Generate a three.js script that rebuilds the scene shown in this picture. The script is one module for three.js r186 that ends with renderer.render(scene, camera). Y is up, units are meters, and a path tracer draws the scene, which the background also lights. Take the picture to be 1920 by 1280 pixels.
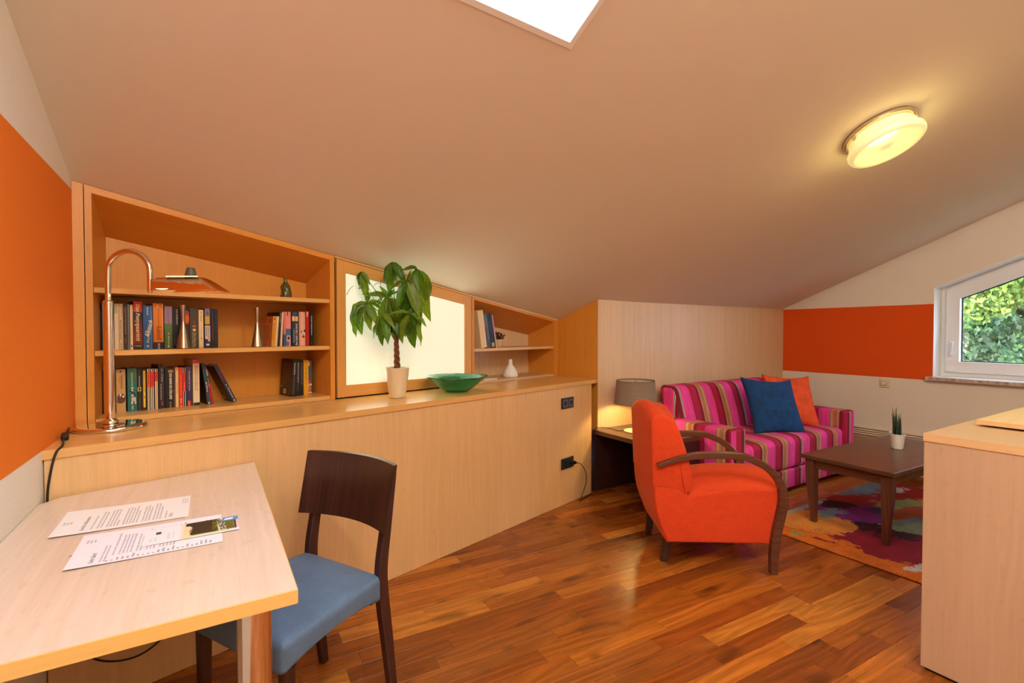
import * as THREE from 'three';
import { mergeGeometries, mergeVertices, toCreasedNormals } from 'three/addons/utils/BufferGeometryUtils.js';
import { RoundedBoxGeometry } from 'three/addons/geometries/RoundedBoxGeometry.js';
import { RectAreaLightUniformsLib } from 'three/addons/lights/RectAreaLightUniformsLib.js';

// ───────────────────────── camera, sky, sun, exposure ─────────────────────────
const scene = new THREE.Scene();
const EYE = 1.30, YAW = THREE.MathUtils.degToRad(31.55), PITCH = Math.atan(18 / 920);
const camera = new THREE.PerspectiveCamera(2 * Math.atan(640 / 920) * 180 / Math.PI, 1920 / 1280, 0.05, 200);
camera.position.set(0, EYE, 0);
camera.lookAt(Math.sin(YAW) * Math.cos(PITCH), EYE - Math.sin(PITCH), -Math.cos(YAW) * Math.cos(PITCH));
scene.add(camera);
const renderer = new THREE.WebGLRenderer({ antialias: true });
renderer.toneMapping = THREE.LinearToneMapping;
renderer.toneMappingExposure = 1.0;
renderer.shadowMap.enabled = true;
RectAreaLightUniformsLib.init();
scene.background = new THREE.Color().setRGB(5.0, 6.4, 8.8);       // bright hazy summer sky
const sun = new THREE.DirectionalLight(new THREE.Color().setRGB(1, 0.93, 0.8), 9);
sun.position.set(-5, 8.4, 17.4); sun.target.position.set(8, 0, -3);
sun.castShadow = true; sun.shadow.mapSize.set(2048, 2048); sun.shadow.radius = 1;
Object.assign(sun.shadow.camera, { left: -14, right: 14, top: 14, bottom: -14, near: 1, far: 60 });
scene.add(sun, sun.target);
// strength of each lamp, red green blue (candela; nits for the flat ones), and the glow that the eye sees of the fitting
const LIGHT = { ceiling: [0.4, 0.31, 0.1], down: [36, 29, 15], second: [5.6, 5.9, 5.9], third: [8.4, 8.7, 7.8], panel: [1.5, 1.55, 1.15], bulb: [0.45, 0.33, 0.14], desk: [11, 9.6, 5.0] };
const GLOW = { ceiling: [0.46, 0.44, 0.17], panel: [0.37, 0.43, 0.37], bulb: [56, 40, 8], desk: [2.2, 1.9, 1.2] };
const rgb = (c) => new THREE.Color().setRGB(...c);

// ───────────────────────── helpers ─────────────────────────
const V2 = (x, y) => new THREE.Vector2(x, y), V3 = (x, y, z) => new THREE.Vector3(x, y, z);
let seedState = 7;
const seed = (s) => { seedState = s >>> 0; };
function rnd(a = 0, b = 1) { seedState = (seedState + 0x6D2B79F5) >>> 0; let t = Math.imul(seedState ^ (seedState >>> 15), 1 | seedState); t = (t + Math.imul(t ^ (t >>> 7), 61 | t)) ^ t; return a + (b - a) * (((t ^ (t >>> 14)) >>> 0) / 4294967296); }
const hash = (x, y, s) => { let h = Math.imul(x | 0, 374761393) ^ Math.imul(y | 0, 668265263) ^ Math.imul(s | 0, 2147483647 - 40503); h = Math.imul(h ^ (h >>> 13), 1274126177); return ((h ^ (h >>> 16)) >>> 0) / 4294967296; };
const sm = (t) => t * t * (3 - 2 * t), lerp = (a, b, t) => a + (b - a) * t, clamp = (x, a, b) => Math.min(b, Math.max(a, x)), smooth = (x, a, b) => sm(clamp((x - a) / (b - a), 0, 1));
function vnoise(x, y, s) { const ix = Math.floor(x), iy = Math.floor(y), fx = sm(x - ix), fy = sm(y - iy); return lerp(lerp(hash(ix, iy, s), hash(ix + 1, iy, s), fx), lerp(hash(ix, iy + 1, s), hash(ix + 1, iy + 1, s), fx), fy); }
function fbm(x, y, s, o = 4) { let v = 0, a = 0.5, n = 0; for (let i = 0; i < o; i++) { v += a * vnoise(x, y, s + i * 17); n += a; a *= 0.5; x *= 2.03; y *= 2.03; } return v / n; }

const used = {};
function numbered(n) { const k = used[n] = (used[n] ?? -1) + 1; return k ? n + '_' + String(k).padStart(3, '0') : n; }
function shade(o) { o.castShadow = true; o.receiveShadow = true; return o; }
function thing(name, label, category, pos = [0, 0, 0], turn = 0, group) {
  const o = new THREE.Group(); o.name = numbered(name); scene.add(o);
  o.position.set(...pos); o.rotation.y = turn; o.userData = { label, category };
  if (group) o.userData.group = group;
  return o;
}
function part(name, geo, mat, parent, label) {
  const m = shade(new THREE.Mesh(geo, mat)); m.name = name; parent.add(m);
  if (label) m.userData.label = label;
  return m;
}
function solo(name, label, category, geo, mat, group) {
  const m = shade(new THREE.Mesh(geo, mat)); m.name = numbered(name); scene.add(m); m.userData = { label, category };
  if (group) m.userData.group = group;
  return m;
}
function struct(name, geo, mat) { const m = shade(geo ? new THREE.Mesh(geo, mat) : new THREE.Group()); m.name = name; m.userData = { kind: 'structure' }; scene.add(m); return m; }
const M = (g, x = 0, y = 0, z = 0, rx = 0, ry = 0, rz = 0, order = 'XYZ') => g.clone().applyMatrix4(new THREE.Matrix4().compose(V3(x, y, z), new THREE.Quaternion().setFromEuler(new THREE.Euler(rx, ry, rz, order)), V3(1, 1, 1)));
function merge(list) { return mergeGeometries(list.map((g) => { const h = g.index ? g.toNonIndexed() : g.clone(); for (const k of Object.keys(h.attributes)) if (!['position', 'normal', 'uv'].includes(k)) h.deleteAttribute(k); if (!h.attributes.uv) h.setAttribute('uv', new THREE.BufferAttribute(new Float32Array(h.attributes.position.count * 2), 2)); h.morphAttributes = {}; return h; })); }
// texture coordinates in metres, seen along the main direction of each face; the grain axis runs along v
function uvBox(geo, grain = 'y', du = 0, dv = 0) {
  const g = geo.index ? geo.toNonIndexed() : geo, p = g.attributes.position, uv = new Float32Array(p.count * 2), gi = 'xyz'.indexOf(grain);
  const a = V3(), b = V3(), c = V3(), n = V3();
  for (let i = 0; i < p.count; i += 3) {
    a.fromBufferAttribute(p, i); b.fromBufferAttribute(p, i + 1); c.fromBufferAttribute(p, i + 2);
    n.crossVectors(b.clone().sub(a), c.clone().sub(a));
    const m = [Math.abs(n.x), Math.abs(n.y), Math.abs(n.z)], k = m.indexOf(Math.max(...m));
    const ax = [0, 1, 2].filter((q) => q !== k); let [u, v] = ax; if (u === gi) [u, v] = [v, u];
    [a, b, c].forEach((q, j) => { uv[(i + j) * 2] = q.getComponent(u) + du; uv[(i + j) * 2 + 1] = q.getComponent(v) + dv; });
  }
  g.setAttribute('uv', new THREE.BufferAttribute(uv, 2));
  if (!g.attributes.normal) g.computeVertexNormals();
  return g;
}
function rbox(w, h, d, r = 0.003, x = 0, y = 0, z = 0) { const g = new RoundedBoxGeometry(w, h, d, 2, Math.min(r, w / 2.01, h / 2.01, d / 2.01)); g.translate(x, y, z); return g; }
function boxAB(x0, x1, y0, y1, z0, z1, r = 0.002) { return rbox(x1 - x0, y1 - y0, z1 - z0, r, (x0 + x1) / 2, (y0 + y1) / 2, (z0 + z1) / 2); }
// upright solid over a plan outline [[x, z], ...] with bottom and top given as numbers or functions of (x, z)
function prism(plan, bottom, top) {
  const B = typeof bottom === 'function' ? bottom : () => bottom, T = typeof top === 'function' ? top : () => top;
  const n = plan.length, area = plan.reduce((s, p, i) => { const q = plan[(i + 1) % n]; return s + p[0] * q[1] - q[0] * p[1]; }, 0);
  const pl = area > 0 ? plan.slice().reverse() : plan, pos = [], tri = (...q) => q.forEach((v) => pos.push(...v));
  const lo = pl.map(([x, z]) => [x, B(x, z), z]), hi = pl.map(([x, z]) => [x, T(x, z), z]);
  for (const f of THREE.ShapeUtils.triangulateShape(pl.map(([x, z]) => V2(x, -z)), [])) { tri(hi[f[0]], hi[f[1]], hi[f[2]]); tri(lo[f[0]], lo[f[2]], lo[f[1]]); }
  for (let i = 0; i < n; i++) { const j = (i + 1) % n; tri(lo[i], lo[j], hi[j]); tri(lo[i], hi[j], hi[i]); }
  const g = new THREE.BufferGeometry(); g.setAttribute('position', new THREE.Float32BufferAttribute(pos, 3)); g.computeVertexNormals(); return g;
}
// extrusion whose points go through map(a, b, depth) -> [x, y, z]
function extrudeMap(shape, depth, map, opt = {}) {
  const g = new THREE.ExtrudeGeometry(shape, { depth, bevelEnabled: false, ...opt }).toNonIndexed(), p = g.attributes.position;
  for (let i = 0; i < p.count; i++) p.setXYZ(i, ...map(p.getX(i), p.getY(i), p.getZ(i)));
  const o = V3(...map(0, 0, 0)), e = [V3(...map(1e-2, 0, 0)).sub(o), V3(...map(0, 1e-2, 0)).sub(o), V3(...map(0, 0, 1e-2)).sub(o)];
  if (e[0].dot(e[1].clone().cross(e[2])) < 0) for (let i = 0; i < p.count; i += 3) { const t = [p.getX(i + 1), p.getY(i + 1), p.getZ(i + 1)]; p.setXYZ(i + 1, p.getX(i + 2), p.getY(i + 2), p.getZ(i + 2)); p.setXYZ(i + 2, ...t); }
  g.computeVertexNormals(); return g;
}
const poly = (pts, holes = []) => { const s = new THREE.Shape(pts.map(([a, b]) => V2(a, b))); for (const h of holes) s.holes.push(new THREE.Path(h.map(([a, b]) => V2(a, b)))); return s; };
// box with soft edges and enough vertices to bend; f(v) moves each vertex
function softBox(w, h, d, r, f, n = 14) {
  const g = new THREE.BoxGeometry(2, 2, 2, n, n, n); g.deleteAttribute('uv'); g.deleteAttribute('normal');
  const m = mergeVertices(g, 1e-5), p = m.attributes.position, v = V3(), hw = [w / 2, h / 2, d / 2];
  for (let i = 0; i < p.count; i++) {
    const q = [0, 1, 2].map((k) => Math.sin(p.getComponent(i, k) * Math.PI / 2) * hw[k]);
    const inner = q.map((x, k) => clamp(x, -hw[k] + r, hw[k] - r)), dx = q.map((x, k) => x - inner[k]), L = Math.hypot(...dx);
    v.set(...q);
    if (L > 1e-9) { const s = Math.max(...dx.map(Math.abs)) / L; v.set(...inner.map((x, k) => x + dx[k] * s)); }
    if (f) f(v, w, h, d);
    p.setXYZ(i, v.x, v.y, v.z);
  }
  m.computeVertexNormals(); return m;
}
const lathe = (pts, n = 48) => new THREE.LatheGeometry(pts.map(([r, y]) => V2(r, y)), n);
const cyl = (r0, r1, h, x = 0, y = 0, z = 0, n = 28) => new THREE.CylinderGeometry(r1, r0, h, n).translate(x, y + h / 2, z);
function tube(pts, r, n = 60, k = 10) { return new THREE.TubeGeometry(new THREE.CatmullRomCurve3(pts.map((p) => V3(...p)), false, 'centripetal'), n, r, k); }
// rectangular bar swept along a curve lying in the local x-y plane: thickness in that plane, width along z
function bar(pts, thick, width, n = 60, z = 0) {
  const c = new THREE.CatmullRomCurve3(pts.map(([x, y]) => V3(x, y, 0)), false, 'centripetal'), pos = [], q = [];
  for (let i = 0; i <= n; i++) { const t = i / n, P = c.getPointAt(t), T = c.getTangentAt(t), N = V3(-T.y, T.x, 0), h = (typeof thick === 'function' ? thick(t) : thick) / 2; q.push([P.clone().addScaledVector(N, h), P.clone().addScaledVector(N, -h)]); }
  const ch = 0.004, w = width / 2, ring = ([a, b]) => { const u = a.clone().sub(b).normalize(); return [[a, w - ch, 0], [a, -w + ch, 0], [a, -w, -ch], [b, -w, ch], [b, -w + ch, 0], [b, w - ch, 0], [b, w, ch], [a, w, -ch]].map(([p, zz, o]) => [p.x + u.x * o, p.y + u.y * o, z + zz]); };
  const tri = (...v) => v.forEach((p) => pos.push(...p)), rings = q.map(ring);
  for (let i = 0; i < n; i++) for (let k = 0; k < 8; k++) { const j = (k + 1) % 8, A = rings[i], B = rings[i + 1]; tri(A[k], B[j], A[j]); tri(A[k], B[k], B[j]); }
  for (let k = 1; k < 7; k++) { const A = rings[0], B = rings[n]; tri(A[0], A[k], A[k + 1]); tri(B[0], B[k + 1], B[k]); }
  const g = new THREE.BufferGeometry(); g.setAttribute('position', new THREE.Float32BufferAttribute(pos, 3));
  return toCreasedNormals(g, 0.5);
}

// ───────────────────────── textures and materials ─────────────────────────
function dataTex(w, h, f, srgb = true, rx = 1, ry = 1, wrap = THREE.MirroredRepeatWrapping) {
  const d = new Uint8Array(w * h * 4);
  for (let y = 0; y < h; y++) for (let x = 0; x < w; x++) { const c = f(x / w, y / h, x, y), i = (y * w + x) * 4; d[i] = clamp(c[0], 0, 255); d[i + 1] = clamp(c[1], 0, 255); d[i + 2] = clamp(c[2], 0, 255); d[i + 3] = 255; }
  const t = new THREE.DataTexture(d, w, h); t.magFilter = THREE.LinearFilter; t.minFilter = THREE.LinearMipmapLinearFilter; t.generateMipmaps = true;
  t.wrapS = t.wrapT = wrap; t.repeat.set(rx, ry); if (srgb) t.colorSpace = THREE.SRGBColorSpace; t.needsUpdate = true; return t;
}
const std = (o) => new THREE.MeshStandardMaterial(o), phys = (o) => new THREE.MeshPhysicalMaterial(o);
const mul = (c, k) => c.map((x) => x * k);
// fine straight-grained maple: 0.7 m x 1.4 m
function mapleTex(base, s, amt = 1) {
  return dataTex(512, 512, (u, v) => {
    const wob = fbm(u * 3, v * 2, s, 3) - 0.5, g = fbm(u * 46 + wob * 5, v * 3.2, s + 3, 3) - 0.5, fine = vnoise(u * 210 + wob * 8, v * 14, s + 9) - 0.5, fleck = smooth(vnoise(u * 40, v * 34, s + 21), 0.86, 0.97) * 0.05, broad = fbm(u * 5 + wob, v * 1.1, s + 40, 2) - 0.5;
    const k = 1 + amt * 0.55 * (g * 0.10 + fine * 0.05 + broad * 0.08 - fleck);
    return [base[0] * k, base[1] * (k - amt * 0.3 * (1 - k) * -0.2), base[2] * (k + amt * (k - 1) * 0.5)];
  }, true, 1 / 0.7, 1 / 1.4);
}
function darkTex(base, s, amt = 1) {
  return dataTex(256, 512, (u, v) => { const w = fbm(u * 4, v * 2, s, 3) - 0.5, g = fbm(u * 60 + w * 6, v * 3, s + 1, 3) - 0.5, p = smooth(vnoise(u * 110, v * 10, s + 8), 0.72, 0.95) * 0.2; return mul(base, 1 + amt * (g * 0.6 - p)); }, true, 1 / 0.35, 1 / 1.0);
}
const maple = std({ map: mapleTex([226, 180, 124], 11), roughness: 0.36 });
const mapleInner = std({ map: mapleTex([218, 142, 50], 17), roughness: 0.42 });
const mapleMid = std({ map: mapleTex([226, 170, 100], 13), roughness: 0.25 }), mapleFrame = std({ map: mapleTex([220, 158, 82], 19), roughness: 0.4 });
const mapleDesk = std({ map: mapleTex([226, 202, 178], 23, 1.2), roughness: 0.34 });
const mapleCup = std({ map: mapleTex([200, 162, 126], 37, 0.9), roughness: 0.4 });
const mapleEdge = std({ map: mapleTex([238, 190, 110], 29, 0.7), roughness: 0.4 });
const mapleGrey = std({ map: mapleTex([224, 190, 148], 31, 1.1), roughness: 0.4 });
const wenge = std({ map: darkTex([100, 60, 42], 41, 0.5), roughness: 0.25 });
const wengeDark = std({ map: darkTex([62, 34, 28], 43), roughness: 0.3 });
const walnutSat = std({ map: darkTex([92, 60, 44], 47, 0.8), roughness: 0.3 });
const plasterBump = dataTex(512, 512, (u, v) => { const k = 120 + 90 * (fbm(u * 60, v * 60, 5, 3) - 0.5) + 60 * (vnoise(u * 140, v * 140, 8) - 0.5); return [k, k, k]; }, false, 1 / 0.8, 1 / 0.8);
const plaster = (c, bump = 0.002) => std({ color: c, roughness: 0.92, bumpMap: plasterBump, bumpScale: bump });
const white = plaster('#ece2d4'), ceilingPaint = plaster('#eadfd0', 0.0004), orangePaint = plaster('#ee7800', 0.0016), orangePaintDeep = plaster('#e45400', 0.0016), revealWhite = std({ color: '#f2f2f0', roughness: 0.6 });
const chrome = std({ color: '#e8e6e2', metalness: 1, roughness: 0.07 }), steel = std({ color: '#b9b2a8', metalness: 1, roughness: 0.26 });
const blackPlastic = std({ color: '#17120f', roughness: 0.45 }), pvc = std({ color: '#f1f1f4', roughness: 0.32 }), rubber = std({ color: '#1a1a1c', roughness: 0.6 });
const ceramic = phys({ color: '#f3ece2', roughness: 0.28, clearcoat: 0.4, clearcoatRoughness: 0.2 });
function velvetTex(base, s, amt = 0.2, f = 26) { return dataTex(256, 256, (u, v) => mul(base, 1 + amt * (fbm(u * f, v * f, s, 4) - 0.5) + 0.08 * (vnoise(u * 120, v * 120, s + 2) - 0.5)), true, 1 / 0.6, 1 / 0.6); }
const fabricBump = dataTex(256, 256, (u, v, x, y) => { const k = 128 + 40 * Math.sin(x * Math.PI / 2) * Math.sin(y * Math.PI / 2) + 80 * (hash(x, y, 3) - 0.5); return [k, k, k]; }, false, 1 / 0.12, 1 / 0.12, THREE.RepeatWrapping);
const velvet = (c, sheen, s, amt, f) => phys({ map: velvetTex(c, s, amt, f), roughness: 0.9, sheen: 1.0, sheenColor: new THREE.Color(sheen), sheenRoughness: 0.45, bumpMap: fabricBump, bumpScale: 0.0004 });
const orangeVelvet = velvet([220, 66, 12], '#ffb870', 51, 0.05), blueLeather = phys({ map: velvetTex([88, 110, 136], 57, 0.22, 9), roughness: 0.55, sheen: 0.25, sheenColor: new THREE.Color('#9fb4d0'), bumpMap: fabricBump, bumpScale: 0.0002 });
const blueVelvet = velvet([6, 62, 116], '#2f8fd8', 61, 0.45, 18), coralVelvet = velvet([232, 84, 30], '#ff8a4a', 63, 0.25, 16);

// ───────────────────────── shape of the room ─────────────────────────
const XL = -0.47, XR = 5.43, ZP = -3.075, ZB = 1.7, ZE = -4.1;
const ceilY = (x, z) => { const E = 0.16 - 0.048 * (x + 0.47); return 1.555 + 0.41 * (z + 3.075) + 0.5 * (E + Math.sqrt(E * E + 4e-4)); };
const KA = THREE.MathUtils.degToRad(15.8), KC = Math.cos(KA), KS = Math.sin(KA), K0 = [XL, -2.604];       // built-in wall: runs along s, faces the room along n
const W = (s, n) => [K0[0] + s * KC + n * KS, K0[1] - s * KS + n * KC];
const toLocal = (x, z) => [(x - K0[0]) * KC - (z - K0[1]) * KS, (x - K0[0]) * KS + (z - K0[1]) * KC];
const KTOP = (s, n) => ceilY(...W(s, n));
const LEDGE = 0.915;

// floor: parquet strips
{
  const floor = struct('floor'); floor.rotation.y = THREE.MathUtils.degToRad(-2.6);
  const tones = [[170, 94, 30], [150, 78, 25], [188, 108, 36], [140, 72, 25], [160, 90, 33], [202, 126, 48]];
  const grain = dataTex(512, 1024, (u, v) => {
    const w = fbm(u * 2.2, v * 1.3, 71, 4) - 0.5, ring = Math.sin((u * 9 + w * 7 + fbm(u * 3, v * 0.8, 73, 3) * 4) * 6.283), g = fbm(u * 70 + w * 14, v * 5, 75, 3) - 0.5, knot = smooth(fbm(u * 5, v * 7, 79, 2), 0.74, 0.86), pore = smooth(vnoise(u * 180 + w * 20, v * 22, 77), 0.8, 0.97);
    const k = 0.95 + 0.065 * ring + 0.26 * g + 0.2 * w - 0.22 * knot - 0.08 * pore; return [255 * k * 0.92, 255 * k * 0.9, 255 * k * 0.86];
  }, true, 1 / 0.5, 1 / 1.5);
  const rough = dataTex(256, 256, (u, v) => { const k = 72 + 22 * (fbm(u * 5, v * 5, 81, 2) - 0.5); return [k, k, k]; }, false, 1 / 0.9, 1 / 0.9);
  const mats = tones.map((t) => std({ color: new THREE.Color(t[0] / 255, t[1] / 255, t[2] / 255).convertSRGBToLinear().multiplyScalar(1.12), map: grain, roughnessMap: rough, roughness: 1.0 }));
  function strip(x0, x1, z0, z1, du, dv) {
    const b = 0.0007, g = 0.0003, lo = [[x0 + g, z0 + g], [x1 - g, z0 + g], [x1 - g, z1 - g], [x0 + g, z1 - g]], hi = [[x0 + g + b, z0 + g + b], [x1 - g - b, z0 + g + b], [x1 - g - b, z1 - g - b], [x0 + g + b, z1 - g - b]], pos = [], t = (...q) => q.forEach((v) => pos.push(...v));
    const A = lo.map(([x, z]) => [x, -0.014, z]), B = lo.map(([x, z]) => [x, -0.0007, z]), C = hi.map(([x, z]) => [x, 0, z]);
    for (let i = 0; i < 4; i++) { const j = (i + 1) % 4; t(A[j], A[i], B[i]); t(A[j], B[i], B[j]); t(B[j], B[i], C[i]); t(B[j], C[i], C[j]); }
    t(C[0], C[3], C[2]); t(C[0], C[2], C[1]);
    const geo = new THREE.BufferGeometry(); geo.setAttribute('position', new THREE.Float32BufferAttribute(pos, 3)); geo.computeVertexNormals();
    return uvBox(geo, 'x', du, dv);
  }
  seed(1201);
  const rest = mats.map(() => []); let count = 0;
  const ca = Math.cos(floor.rotation.y), sa = Math.sin(floor.rotation.y);
  for (let row = 0; row < 62; row++) {
    const z0 = -3.75 + row * 0.086, z1 = z0 + 0.086; let x = -0.85 - rnd(0, 0.5);
    while (x < 5.6) {
      const L = rnd(0.34, 0.98), x1 = x + L, cx = (x + x1) / 2, cz = (z0 + z1) / 2, wx = cx * ca + cz * sa, wz = -cx * sa + cz * ca;
      const k = Math.floor(Math.pow(rnd(), 1.25) * mats.length), g = strip(Math.max(x, -0.62), Math.min(x1, 5.55), z0, z1, rnd(0, 9), rnd(0, 9));
      if (x1 > -0.5) {
        const [s, n] = toLocal(wx, wz), fx = Math.sin(YAW) * wx - Math.cos(YAW) * wz, rx = Math.cos(YAW) * wx + Math.sin(YAW) * wz;
        const seen = n > 0.38 && wz > -3.2 && fx > 1.65 && Math.abs(rx) < fx * 1.1 && wx < 4.9 && !(wx > 2.5 && wz > -0.75);
        if (seen && count < 298) { part('plank', g, mats[k], floor); count++; } else rest[k].push(g);
      }
      x = x1;
    }
  }
  rest.forEach((l, k) => { if (l.length) part('parquet_field', merge(l), mats[k], floor).userData.kind = 'stuff'; });
  part('subfloor', prism([[-0.75, -4.2], [5.8, -4.2], [5.8, 1.95], [-0.75, 1.95]], -0.18, -0.016), std({ color: '#5a4632', roughness: 0.9 }), floor);
}

// sloping ceiling with a skylight opening
const SK = { x0: -0.12, x1: 1.118, z0: -1.415, z1: 0.02 };
{
  const xs = [], zs = []; const add = (a, b, n, L) => { for (let i = 0; i < n; i++) L.push(a + (b - a) * i / n); };
  add(XL - 0.2, SK.x0, 6, xs); add(SK.x0, SK.x1, 6, xs); add(SK.x1, XR + 0.34, 30, xs); xs.push(XR + 0.34);
  add(ZE - 0.2, SK.z0, 24, zs); add(SK.z0, SK.z1, 8, zs); add(SK.z1, ZB + 0.2, 16, zs); zs.push(ZB + 0.2);
  const pos = [], q = (a, b, c, d) => [a, b, c, a, c, d].forEach((v) => pos.push(...v)), T = 0.34, hole = (i, j) => xs[i] >= SK.x0 - 1e-6 && xs[i] < SK.x1 - 1e-6 && zs[j] >= SK.z0 - 1e-6 && zs[j] < SK.z1 - 1e-6;
  const P = (i, j) => [xs[i], ceilY(xs[i], zs[j]), zs[j]], U = (i, j) => [xs[i], ceilY(xs[i], zs[j]) + T, zs[j]];
  for (let i = 0; i < xs.length - 1; i++) for (let j = 0; j < zs.length - 1; j++) if (!hole(i, j)) { q(P(i, j), P(i + 1, j), P(i + 1, j + 1), P(i, j + 1)); q(U(i, j), U(i, j + 1), U(i + 1, j + 1), U(i + 1, j)); }
  for (let j = 0; j < zs.length - 1; j++) { q(P(0, j), P(0, j + 1), U(0, j + 1), U(0, j)); const n = xs.length - 1; q(P(n, j), U(n, j), U(n, j + 1), P(n, j + 1)); }
  for (let i = 0; i < xs.length - 1; i++) { q(P(i, 0), U(i, 0), U(i + 1, 0), P(i + 1, 0)); const n = zs.length - 1; q(P(i, n), P(i + 1, n), U(i + 1, n), U(i, n)); }
  let g = new THREE.BufferGeometry(); g.setAttribute('position', new THREE.Float32BufferAttribute(pos, 3));
  g = toCreasedNormals(g, 0.6);
  const ceiling = struct('ceiling', uvBox(g, 'x'), ceilingPaint);
  const top = (x, z) => ceilY(x, z) + T + 0.08, bot = (x, z) => ceilY(x, z) - 0.003, t = 0.02, { x0, x1, z0, z1 } = SK;
  const lining = (a, b, c, d, top_ = top) => uvBox(prism([[a, c], [b, c], [b, d], [a, d]], bot, top_), 'y');
  part('skylight_lining', lining(x0, x1, z0, z0 + t), revealWhite, ceiling); part('skylight_lining', lining(x0, x1, z1 - t, z1), revealWhite, ceiling);
  part('skylight_lining', lining(x0, x0 + t, z0 + t, z1 - t), revealWhite, ceiling); part('skylight_lining', lining(x1 - t, x1, z0 + t, z1 - t), revealWhite, ceiling);
  const win = struct('window_2');
  const fr = (a, b, c, d) => prism([[a, c], [b, c], [b, d], [a, d]], (x, z) => ceilY(x, z) + T - 0.02, (x, z) => ceilY(x, z) + T + 0.07), o = 0.05;
  for (const g4 of [fr(x0 + t, x1 - t, z0 + t, z0 + t + o), fr(x0 + t, x1 - t, z1 - t - o, z1 - t), fr(x0 + t, x0 + t + o, z0 + t + o, z1 - t - o), fr(x1 - t - o, x1 - t, z0 + t + o, z1 - t - o)]) part('window_frame', g4, pvc, win);
  part('pane', prism([[x0 + t + o, z0 + t + o], [x1 - t - o, z0 + t + o], [x1 - t - o, z1 - t - o], [x0 + t + o, z1 - t - o]], (x, z) => ceilY(x, z) + T + 0.02, (x, z) => ceilY(x, z) + T + 0.024), phys({ color: '#ffffff', transmission: 1, thickness: 0, roughness: 0, ior: 1.5 }), win);
}

// walls
const WIN = { zl: -1.742, zr: -0.45, yb: 0.905, yt: 1.685 };
const winPoly = (o) => { const zl = WIN.zl + o, zr = WIN.zr - o, top = (z) => WIN.yt + 0.41 * (z - WIN.zl) - o * 1.081; return [[zl, WIN.yb + o], [zr, WIN.yb + o], [zr, top(zr)], [zl, top(zl)]]; };
{
  const wl = struct('wall_left', uvBox(prism([[XL - 0.2, ZE], [XL, ZE], [XL, ZB], [XL - 0.2, ZB]], 0, (x, z) => ceilY(x, z) + 0.02), 'y'), white);
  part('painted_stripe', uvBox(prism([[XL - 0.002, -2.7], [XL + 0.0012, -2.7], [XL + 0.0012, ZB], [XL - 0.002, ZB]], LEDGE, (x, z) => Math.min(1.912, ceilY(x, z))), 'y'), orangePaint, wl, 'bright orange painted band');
  const out = [[ZE, 0], [ZB, 0], [ZB, ceilY(XR, ZB) + 0.02], [ZE, ceilY(XR, ZE) + 0.02]];
  const wr = struct('wall_right', uvBox(extrudeMap(poly(out, [winPoly(0)]), 0.34, (a, b, e) => [XR + e, b, a]), 'y'), white);
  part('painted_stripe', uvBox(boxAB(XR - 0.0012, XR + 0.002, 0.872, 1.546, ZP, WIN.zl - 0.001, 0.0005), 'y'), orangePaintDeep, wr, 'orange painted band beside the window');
  const rl = winPoly(-0.0005).slice().reverse();      // white painted reveal round the window
  part('window_reveal', uvBox(extrudeMap(poly(winPoly(-0.004), [winPoly(0.0015)]), 0.2, (a, b, e) => [XR - 0.001 + e, b, a]), 'y'), revealWhite, wr);
  struct('wall_rear', uvBox(prism([[XL - 0.2, ZB], [XR + 0.34, ZB], [XR + 0.34, ZB + 0.2], [XL - 0.2, ZB + 0.2]], 0, (x, z) => ceilY(x, z) + 0.02), 'y'), plaster('#eedcc0'));
  struct('wall_eaves', prism([[XL - 0.2, ZE - 0.2], [XR + 0.34, ZE - 0.2], [XR + 0.34, ZE], [XL - 0.2, ZE]], 0, (x, z) => ceilY(x, z) + 0.02), white);
  // wooden wall behind the sofa, its return beside the niche, and the low panelled wall under the ledge
  struct('wall_back', uvBox(prism([[2.72, ZP], [XR, ZP], [XR, ZP - 0.02], [2.72, ZP - 0.02]], 0, (x, z) => ceilY(x, z) - 0.002), 'y', 0.2), mapleGrey);
  const [ax, az] = W(3.205, -0.02);
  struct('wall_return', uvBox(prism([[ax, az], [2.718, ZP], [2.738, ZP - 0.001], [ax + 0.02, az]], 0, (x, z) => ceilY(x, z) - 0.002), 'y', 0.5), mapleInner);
  const low = prism([W(-0.12, 0.439), W(3.068, 0.439), W(3.068, 0.42), W(-0.12, 0.42)], 0.002, LEDGE - 0.031);
  struct('wall_low', uvBox(low, 'y', 0.1), maple);
  struct('baseboard_right', uvBox(merge([boxAB(XR - 0.028, XR - 0.001, 0.0, 0.07, -2.0, ZB, 0.004)]), 'z'), maple);
}
{
  const led = solo('ledge', 'long maple ledge along the low panelled wall under the bookcase', 'ledge', uvBox(prism([W(-0.128, 0.447), W(3.11, 0.447), [2.712, -3.07], W(3.19, 0.002), W(0.0015, 0.002)], LEDGE - 0.03, LEDGE), 'x'), mapleMid);
  led.geometry.rotateY(0);
}

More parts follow.
